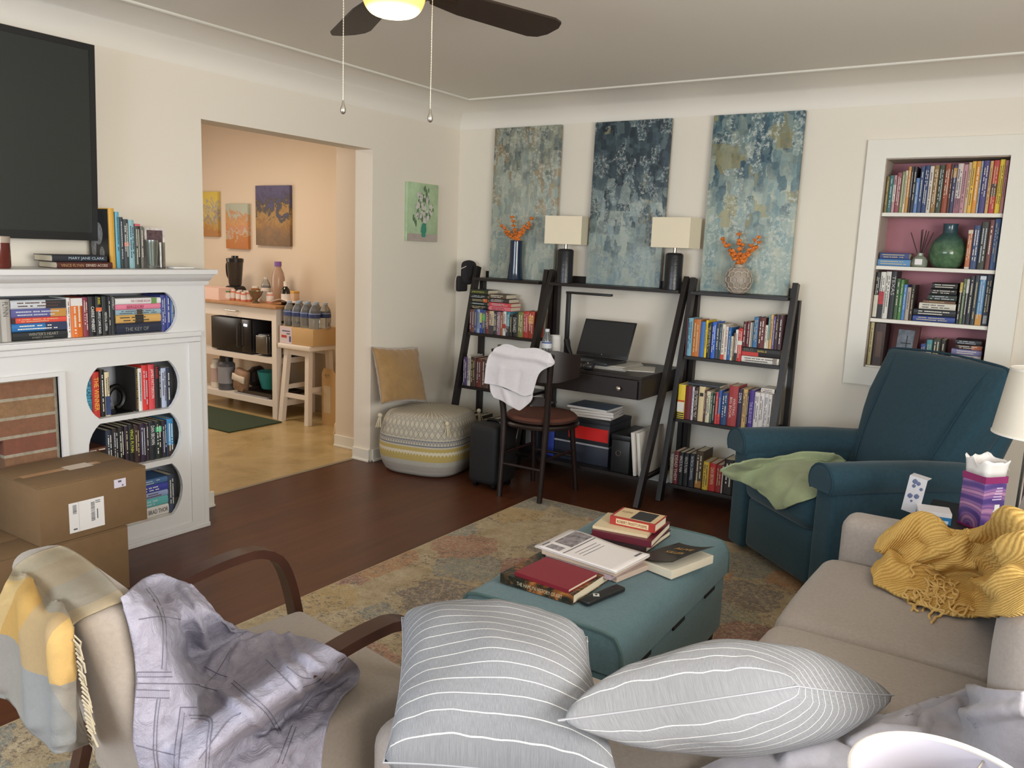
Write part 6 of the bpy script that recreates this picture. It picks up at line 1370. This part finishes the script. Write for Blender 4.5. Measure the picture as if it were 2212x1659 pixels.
S=[[(316,1272),(335,1300),(350,1340),(352,1400),(350,1445)],[(322,1270),(342,1298),(357,1340),(360,1400),(358,1448)],[(300,1338),(345,1332),(390,1338)],[(296,1452),(370,1452)],[(294,1462),(372,1462)],[(292,1476),(420,1478),(432,1482),(470,1492)],[(292,1490),(366,1492)],[(292,1506),(366,1508)],[(296,1452),(292,1506)],[(340,1510),(334,1560),(332,1620),(336,1659)],[(346,1510),(340,1560),(338,1620),(342,1659)],[(390,1528),(426,1528)],[(390,1528),(386,1560),(378,1620),(376,1659)],[(398,1540),(396,1560),(388,1620),(386,1659)],[(408,1545),(450,1548),(458,1565),(454,1600),(450,1659)],[(412,1552),(446,1555),(452,1568),(448,1600),(444,1659)],[(442,1440),(470,1455),(490,1462)],[(505,1470),(540,1500),(580,1535),(608,1580)],[(500,1475),(534,1505),(574,1540),(602,1585)],[(575,1425),(610,1460),(640,1490)],[(752,1424),(720,1465),(680,1500),(650,1540)],[(746,1420),(714,1460),(674,1494),(645,1534)],[(705,1450),(690,1470),(655,1485)],[(430,1640),(490,1560),(520,1540)],[(294,1610),(340,1622),(380,1632)],[(620,1440),(650,1462),(672,1466)],[(500,1400),(470,1450),(452,1470)],[(640,1570),(625,1610),(610,1650)],[(632,1566),(616,1606),(600,1648)]]
for s in S: seam(w,s,.001,.0008)
w.build('seam',mat('dark_seam','676472',.9),sh)
def ribbon(A_,B_,n=46,k=4):
    mb=MB(); Q0,Q1=crom(A_,n),crom(B_,n); prev=None
    for i in range(n):
        cur=[]
        for j in range(k+1):
            q_=Q0[i]+(Q1[i]-Q0[i])*j/k; a=ray(*q_); h=bv.ray_cast(CAM,a.normalized())
            cur.append(mb.bm.verts.new(CAM+a.normalized()*(h[3]-.0008-(.0007 if i%3 else .0))) if h[0] is not None else None)
        if prev:
            for j in range(k):
                f4=(prev[j],prev[j+1],cur[j+1],cur[j])
                if all(f4) and (f4[0].co-f4[2].co).length<.06: mb.bm.faces.new(f4)
        prev=cur
    return mb
for i_,j_ in((0,1),(3,4),(6,7),(9,10),(12,13),(14,15),(17,18),(20,21)):
    mb=ribbon(S[i_],S[j_])
    if len(mb.bm.faces): mb.build('hem_band',mat('hem_cotton','8e8b99',.9,bump=(160,.5,.004)),sh)
    else: mb.bm.free()
# ------------------------------------------------------------------ striped pillows
def striped(name,ang_):
    m=bpy.data.materials.new(name); m.use_nodes=True; t=NT(m); c=t.add('ShaderNodeTexCoord'); s=t.sep(c.outputs['UV'])
    v=s[1] if ang_ else s[0]
    fr=t.math('FRACT',t.math('MULTIPLY',v,16.)); line=t.math('LESS_THAN',t.math('ABSOLUTE',t.math('SUBTRACT',fr,.5)),.03)
    co=t.coord('UV',(330,40,1) if ang_ else (40,330,1)); n=t.noise(co,1.,4,.75); n2=t.noise(t.coord('UV',(160,25,1) if ang_ else (25,160,1),loc=(3,5,0)),1.,3,.7)
    base=t.ramp(n,[(.3,'737478'),(.55,'858689'),(.75,'929397')]); base=t.mix(t.ramp(n2,[(.66,'000000'),(.74,'aaaaaa')]),base,'6a6e78')
    t.base(t.mix(line,base,'cfceca')); t.b.inputs['Roughness'].default_value=.9; t.b.inputs['Specular IOR Level'].default_value=.15
    t.bump(t.math('ADD',n,t.math('MULTIPLY',line,.8)),.35,.003); return m
def pillow(name,label,A,B,C,T,m,seed,sag=None,low=1.):
    """A-B one edge, B-C the next; T half thickness"""
    D=A+(C-B); ctr=(A+C)/2; ux=(B-A); vy=(C-B); nn=ux.cross(vy).normalized()
    if nn.z<0: nn=-nn
    N=40; top=[];bot=[]
    def pt(a,b,side):
        u,v=2*a-1,2*b-1
        pu=1-.07*(1-v*v)**1*(abs(u)**3); pv=1-.07*(1-u*u)*(abs(v)**3)
        f=max(0,(1-u*u)*(1-v*v)); h=T*f**.42*(1+.0*u)
        h*=1+.10*noise.noise(V((u*1.7+seed,v*1.7,side*2)))
        e=max(abs(u),abs(v)); 
        h+=.006*noise.noise(V((u*6+seed,v*6,3)))*(e**2)*(f>.001)
        p=ctr+ux*(u/2*pu)+vy*(v/2*pv)+nn*(side*h*(low if side<0 else 1))
        if sag: p=p+sag(u,v,side)
        return p
    t=thing(name,label,'pillow',ctr); t.rotation_euler=(0,0,0)
    w=MB(); w.grid([[pt(j/N,i/N,1)-ctr for j in range(N+1)] for i in range(N+1)]); w.grid([[pt(j/N,i/N,-1)-ctr for j in range(N+1)] for i in range(N+1)])
    bmesh.ops.remove_doubles(w.bm,verts=w.bm.verts,dist=1e-5); w.build('pillow_cover',m,t,ang=120)
    w=MB(); bd=[pt(k/N,0,1) for k in range(N)]+[pt(1,k/N,1) for k in range(N)]+[pt(1-k/N,1,1) for k in range(N)]+[pt(0,1-k/N,1) for k in range(N)]
    w.tube([p-ctr for p in bd],.0018,5,closed=True); w.build('edge_seam',mat('seam_grey','9a9ba0',.9),t)
    return t
A=onz(868,1334,.66); B=onz(1268,1376,.66); C=onz(1350,1690,.6); 
Dd=onz(815,1672,.6); C=(C+ (B+(Dd-A)))/2
p1=pillow('throw_pillow','grey pillow with white stripes lying flat on the chaise next to the lounge chair',A,B,C,.145,striped('striped_linen',1),1)
w=MB(); bq=B-(A+C)/2; w.box((-.012,-.001,-.03),(.012,.001,.0),mx=Matrix.Translation(bq+V((-.0,-.02,-.0)))@Matrix.Rotation(.5,4,'Z')); w.build('care_tag',mat('label_white'),p1,False)
A=onz(1206,1556,.725); B=onz(1722,1482,.685); dr_=ray(1932,1502); 
best=min((abs((CAM+dr_*t_-B).length-.47)-(0 if t_>1.35 else -5),t_) for t_ in [1.0+.005*k for k in range(200)])[1] if False else None
ts=[.9+.004*k for k in range(320)]; lens=[(CAM+dr_*t_-B).length for t_ in ts]; imin=lens.index(min(lens)); tb_=min(ts[imin:],key=lambda t_:abs((CAM+dr_*t_-B).length-.47)); C=CAM+dr_*tb_
C.z=max(C.z,.50)
p2=pillow('throw_pillow','grey pillow with white stripes seen edge-on, propped on the sofa blanket',A,B,C,.125,striped('striped_linen_cross',1),7,low=.68)
# grey plush blanket under the near pillow
gb=fabric('grey_plush','9d9aa0',.07,40,.3)
bl=drape('plush_blanket',[[(1905,1545),(1960,1535),(2030,1515),(2120,1490),(2216,1492)],[(1800,1590),(1900,1580),(1990,1560),(2110,1540),(2218,1535)],[(1600,1640),(1760,1630),(1900,1620),(2060,1600),(2220,1590)],[(1420,1690),(1640,1690),(1850,1690),(2050,1680),(2222,1660)],[(1380,1760),(1640,1780),(1850,1790),(2050,1780),(2225,1750)]],90,80,[so],.022,[([(1960,1560),(1985,1535),(2040,1515),(2120,1500)],16,.014),([(1990,1590),(2000,1560),(2060,1540)],12,.012),([(1900,1575),(1960,1570)],12,.01),([(1840,1620),(1900,1600),(1980,1610)],14,.025),([(1700,1650),(1790,1640),(1850,1660)],14,.02),([(2100,1560),(2180,1530),(2240,1520)],14,.02)],(.012,8),.012,gb,smooth=22,seed=9)
tag(bl,'grey plush blanket bunched on the sofa beside the near lamp','blanket')
# mustard knitted throw
def knit():
    m=bpy.data.materials.new('mustard_knit'); m.use_nodes=True; t=NT(m); co=t.coord('UV',(1,1,1))
    wv=t.add('ShaderNodeTexWave',wave_type='BANDS',bands_direction='DIAGONAL'); wv.inputs['Scale'].default_value=27; wv.inputs['Distortion'].default_value=1.6; wv.inputs['Detail'].default_value=2; wv.inputs['Detail Scale'].default_value=3; t.link(co,wv.inputs['Vector'])
    n=t.noise(co,60,3,.6); h=t.math('ADD',wv.outputs['Fac'],t.math('MULTIPLY',n,.5))
    t.base(t.ramp(h,[(.1,'b29050'),(.6,'cba45c'),(1,'d6b26c')])); t.b.inputs['Roughness'].default_value=.95; t.b.inputs['Specular IOR Level'].default_value=.1; t.bump(h,.45,.006); return m
kn=knit()
ky=drape('knit_throw',[[(1893,1162),(1985,1114),(2080,1147),(2280,1100)],[(1882,1185),(1990,1160),(2090,1180),(2285,1145)],[(1912,1210),(2000,1210),(2100,1215),(2285,1205)],[(1880,1236),(2000,1262),(2100,1268),(2280,1265)],[(1886,1264),(1990,1308),(2090,1334),(2260,1330)]],100,90,[so],.02,[([(1890,1190),(1925,1165),(1985,1130),(2030,1140)],16,.035),([(1920,1230),(1990,1200),(2060,1180),(2150,1150),(2212,1130)],14,.045),([(1900,1245),(1960,1250),(2010,1235),(2080,1195)],12,.03),([(2080,1215),(2150,1215),(2230,1190)],14,.035),([(1985,1165),(2000,1180),(1985,1205)],8,-.02),([(2060,1160),(2100,1170),(2120,1160)],9,-.03),([(2110,1260),(2170,1280),(2200,1250)],14,.03),([(2040,1240),(2090,1235),(2120,1250)],10,-.02)],(.012,9),.01,kn,smooth=70,seed=12)
tag(ky,'mustard knitted throw bunched in the sofa corner by the arm','blanket')
bv=bvh_of([ky,so]); w=MB(); R=random.Random(6)
for k in range(46):
    px,py=R.uniform(1960,2125),R.uniform(1245,1330); pts=[]; an=R.uniform(0,6.28); x,y=px,py
    for q_ in range(7):
        x+=9*math.cos(an); y+=7*math.sin(an); an+=R.uniform(-1.1,1.1); a=ray(x,min(y,1352)); h=bv.ray_cast(CAM,a.normalized())
        if h[0] is not None: pts.append(CAM+a.normalized()*(h[3]-.006-R.uniform(0,.008)))
    if len(pts)>3 and max((pts[i+1]-pts[i]).length for i in range(len(pts)-1))<.06: w.tube([V(p) for p in crom(pts,16)],.0034,6)
w.build('fringe',mat('mustard_yarn','d0ae6c',.95),ky)
# white sweater over the desk chair
swm=fabric('white_cotton_knit','cfcacb',.04,90,.35)
bh=[[V((1.02,-1.03,.55)),V((1.45,-1.03,.55)),V((1.45,-1.03,.97)),V((1.02,-1.03,.97))]]
sw=drape('sweater',[[(1068,754),(1094,743),(1125,752),(1160,752),(1190,764)],[(1056,768),(1090,768),(1130,774),(1165,780),(1196,786)],[(1050,790),(1085,795),(1120,800),(1150,808),(1166,806)],[(1046,828),(1080,834),(1110,846),(1132,856),(1150,852)]],60,60,[ch],.012,[([(1070,760),(1110,768),(1160,774),(1190,784)],7,.012),([(1085,795),(1080,830)],7,.005),([(1125,805),(1118,845)],7,-.004)],(.003,9),.008,swm,extra=bh,smooth=40,seed=15)
tag(sw,'white sweater draped over the back of the desk chair','sweater')
sl=drape('sleeve',[[(1058,828),(1085,836),(1112,846),(1152,842)],[(1060,846),(1088,852),(1118,862),(1150,860)],[(1066,858),(1090,868),(1118,885),(1128,884),(1146,868)]],40,34,[ch],.006,[([(1090,840),(1100,870)],6,.008)],(.005,11),.008,swm,extra=[[p+V((0,.012,0)) for p in bh[0]]],smooth=20,seed=18)
sl.parent=sw; sl.name='under_layer'
# ------------------------------------------------------------------ pouf with velvet cushion
pc=V((.375,-.725,0))
pf=thing('pouf','round cream and yellow patterned pouf in the corner beside the doorway','pouf',pc,math.radians(12))
def poufm():
    m=bpy.data.materials.new('woven_pouf_pattern'); m.use_nodes=True; t=NT(m); g=t.coord('Object'); s=t.sep(g)
    z=t.math('MULTIPLY',s[2],1/.4)
    rad=t.add('ShaderNodeVectorMath',operation='LENGTH'); cb=t.add('ShaderNodeCombineXYZ'); t.link(s[0],cb.inputs[0]); t.link(s[1],cb.inputs[1]); t.link(cb.outputs[0],rad.inputs[0])
    ang=t.math('ARCTAN2',s[1],s[0]); au=t.math('MULTIPLY',ang,8.5)
    bands=t.ramp(z,[(0,'a9a39a'),(.1,'9c968c'),(.2,'a9a59a'),(.28,'b09a52'),(.40,'c9bfa4'),(.44,'b09a52'),(.5,'b9b09a'),(.52,'6a6e78'),(.545,'b9b09a'),(.6,'72757c'),(.62,'b9b09a')],'CONSTANT')
    def tri(x): return t.math('ABSOLUTE',t.math('SUBTRACT',t.math('FRACT',x),.5))
    dz=t.math('MULTIPLY',z,7.); dia=t.math('ADD',tri(au),tri(dz)); dl=t.math('LESS_THAN',t.math('ABSOLUTE',t.math('SUBTRACT',dia,.5)),.075); dl2=t.math('LESS_THAN',t.math('ABSOLUTE',t.math('SUBTRACT',dia,.24)),.06)
    zz=t.math('MULTIPLY',t.math('MAXIMUM',dl,dl2),t.math('GREATER_THAN',z,.64))
    c=t.mix(t.math('MULTIPLY',zz,.7),bands,'5f6069')
    zig=t.math('LESS_THAN',t.math('ABSOLUTE',t.math('SUBTRACT',t.math('SUBTRACT',t.math('MULTIPLY',z,9.),tri(t.math('MULTIPLY',ang,16.))),5.05)),.16); c=t.mix(t.math('MULTIPLY',zig,.8),c,'6a6c74')
    wz=t.math('LESS_THAN',t.math('ABSOLUTE',t.math('SUBTRACT',t.math('SUBTRACT',t.math('MULTIPLY',z,9.),tri(t.math('MULTIPLY',ang,14.))),3.45)),.14); c=t.mix(t.math('MULTIPLY',wz,.8),c,'d2cab4')
    n=t.noise(g,140,3,.7); t.base(t.mix(t.math('MULTIPLY',n,.3),c,'8c8474')); t.b.inputs['Roughness'].default_value=.95; t.bump(n,.6,.004); return m
w=MB(); R0=.275
prof=crom([(0,.0),(.22,.0),(.28,.02),(.312,.1),(.318,.2),(.305,.3),(.275,.372),(.22,.394),(0,.4)],30)
n=64; rings=[]
for r_,z in prof:
    if r_<1e-4: rings.append([w.bm.verts.new((0,0,max(z,0)))]); continue
    ring=[]
    for k in range(n):
        a=2*PI*k/n; e=1/((abs(math.cos(a))**3.2+abs(math.sin(a))**3.2)**(1/3.2)); ring.append(w.bm.verts.new((r_*e*.93*math.cos(a),r_*e*.93*math.sin(a),max(z,0))))
    rings.append(ring)
for A_,B_ in zip(rings,rings[1:]):
    for j in range(n):
        if len(A_)==1: w.bm.faces.new((A_[0],B_[(j+1)%n],B_[j]))
        elif len(B_)==1: w.bm.faces.new((A_[j],A_[(j+1)%n],B_[0]))
        else: w.bm.faces.new((A_[j],A_[(j+1)%n],B_[(j+1)%n],B_[j]))
w.build('cover',poufm(),pf)
R=random.Random(3)
for a in(PI*1.25,PI*1.75,PI*.25,PI*.75):
    c=V((.34*math.cos(a),.34*math.sin(a),.365)); w=MB(); w.ico(c,.016,2)
    for k in range(16):
        dx,dy=R.uniform(-.014,.014),R.uniform(-.014,.014); w.tube([c+V((dx*.4,dy*.4,-.008)),c+V((dx+.008*math.cos(a),dy+.008*math.sin(a),-.05)),c+V((dx*1.4+.01*math.cos(a),dy*1.4+.01*math.sin(a),-.075))],.0028,5)
    w.build('tassel',mat('cream_tassel','c0b59a',.95),pf)
vel=bpy.data.materials.new('gold_velvet'); vel.use_nodes=True; t_=NT(vel); t_.base(t_.ramp(t_.noise(t_.coord(),9,4,.6,1.),[(.3,'8f6d3e'),(.7,'9f7c48')])); t_.b.inputs['Roughness'].default_value=.55; t_.b.inputs['Sheen Weight'].default_value=.6
# cushion stands on the pouf leaning back to the wall
def cu(px,py,x): return onx(px,py,x)
zb=.375; BL_=onx(823,900,.2); BR_=onx(922,892,.24); TL_=onx(787,779,.075); TR_=onx(902,750,.09)
dz_=max(0,.408-min(BL_.z,BR_.z)); BL_.z+=dz_; BR_.z+=dz_
cs=pillow('velvet_cushion','golden tan velvet cushion leaning on the pouf in the corner',BL_,BR_,TR_+(BR_-BL_)*.0,.055,vel,21)
# ------------------------------------------------------------------ ceiling fan
fc=onz(843,38,2.16); FX,FY_=fc.x,fc.y+.015
fan=thing('ceiling_fan','ceiling fan with dark brown blades and lit amber glass bowl','fan',(FX,FY_,ZC-.001))
dz=lambda z:z-(ZC-.001)
brz=mat('fan_bronze','4a3a2c',.35,.7)
w=MB(); w.lathe([(0,0),(.07,0),(.07,-.02),(.03,-.05),(.016,-.055),(.016,-.1),(.07,-.105),(.105,-.115),(.11,-.165),(.09,-.182),(.05,-.186),(0,-.186)],32); w.build('motor_housing',brz,fan)
w=MB(); w.lathe([(.05,-.186),(.075,-.19),(.11,-.194),(.112,-.198),(0,-.198)],32); w.build('light_fitter',brz,fan)
glow=bpy.data.materials.new('lit_amber_glass'); glow.use_nodes=True; g_=NT(glow); lw=g_.add('ShaderNodeLayerWeight'); lw.inputs[0].default_value=.35
sz=g_.sep(g_.coord('Object'))[2]; hh=g_.math('MULTIPLY',g_.math('ADD',sz,.264),1/.066)
g_.b.inputs['Base Color'].default_value=lin('e8c080'); g_.b.inputs['Roughness'].default_value=.3
g_.link(g_.ramp(hh,[(0,(1,.82,.45)),(.25,(1,.6,.16)),(.45,(.95,.42,.07)),(1,(.85,.34,.05))]),g_.b.inputs['Emission Color']); g_.link(g_.math('MAXIMUM',1.25,g_.math('SUBTRACT',16.,g_.math('MULTIPLY',hh,34.))),g_.b.inputs['Emission Strength'])
w=MB(); w.lathe([tuple(p) for p in crom([(.1,-.197),(.099,-.212),(.086,-.24),(.06,-.258),(0,-.264)],18)],40); w.build('glass_bowl',glow,fan)
blade=mat('dark_blade','31241b',.5,var=(7,.2))
tip=onz(1190,64,2.262); d0=V((tip.x-FX,tip.y-FY_)); BLN=d0.length+.01; a0=math.atan2(d0.y,d0.x)
for k in range(5):
    a=a0+2*PI*k/5; mx=Matrix.Rotation(a,4,'Z')@Matrix.Translation((0,0,-.168))@Matrix.Rotation(math.radians(-11),4,'X')
    w=MB(); L=BLN; pl=[(.17,-.045),(.3,-.068),(L-.06,-.08),(L-.02,-.066),(L,-.03),(L,.03),(L-.02,.066),(L-.06,.08),(.3,.068),(.17,.045)]
    w.prism(pl,-.004,.004,'z'); bmesh.ops.transform(w.bm,matrix=mx,verts=w.bm.verts); b_=w.build('blade',blade,fan,False)
    w=MB(); w.box((.09,-.018,-.01),(.24,.018,-.004)); bmesh.ops.transform(w.bm,matrix=mx,verts=w.bm.verts); w.build('blade_iron',brz,b_,False)
for (px,py,r_) in((741,240,.1),(929,258,.1)):
    # chain hangs plumb from the fitter; its depth from the camera puts it on the fitter's rim
    best=None
    for k in range(200):
        t_=1.5+.01*k; p=CAM+ray(px,py)*t_; e=abs((V((p.x,p.y))-V((FX,FY_))).length-r_)
        if best is None or e<best[0]-1e-6: best=(e,p)
    p=best[1]; x,y=p.x-FX,p.y-FY_
    w=MB(); z1=-.19; z0=dz(p.z)+.03; n=max(10,int((z1-z0)/.008))
    w.tube([(x,y,z1),(x,y,z0)],.0009,5)
    for k in range(n): w.ico((x,y,z0+(z1-z0)*k/n),.0021,1)
    cn=w.build('pull_chain',mat('brass_bead','d8d0ba',.35,.5),fan)
    w=MB(); w.lathe([(0,.034),(.003,.032),(.005,.02),(.0095,.006),(.0085,-.004),(.004,-.009),(0,-.01)],16,at=(x,y,dz(p.z))); w.build('pull_knob',mat('brushed_nickel'),cn)
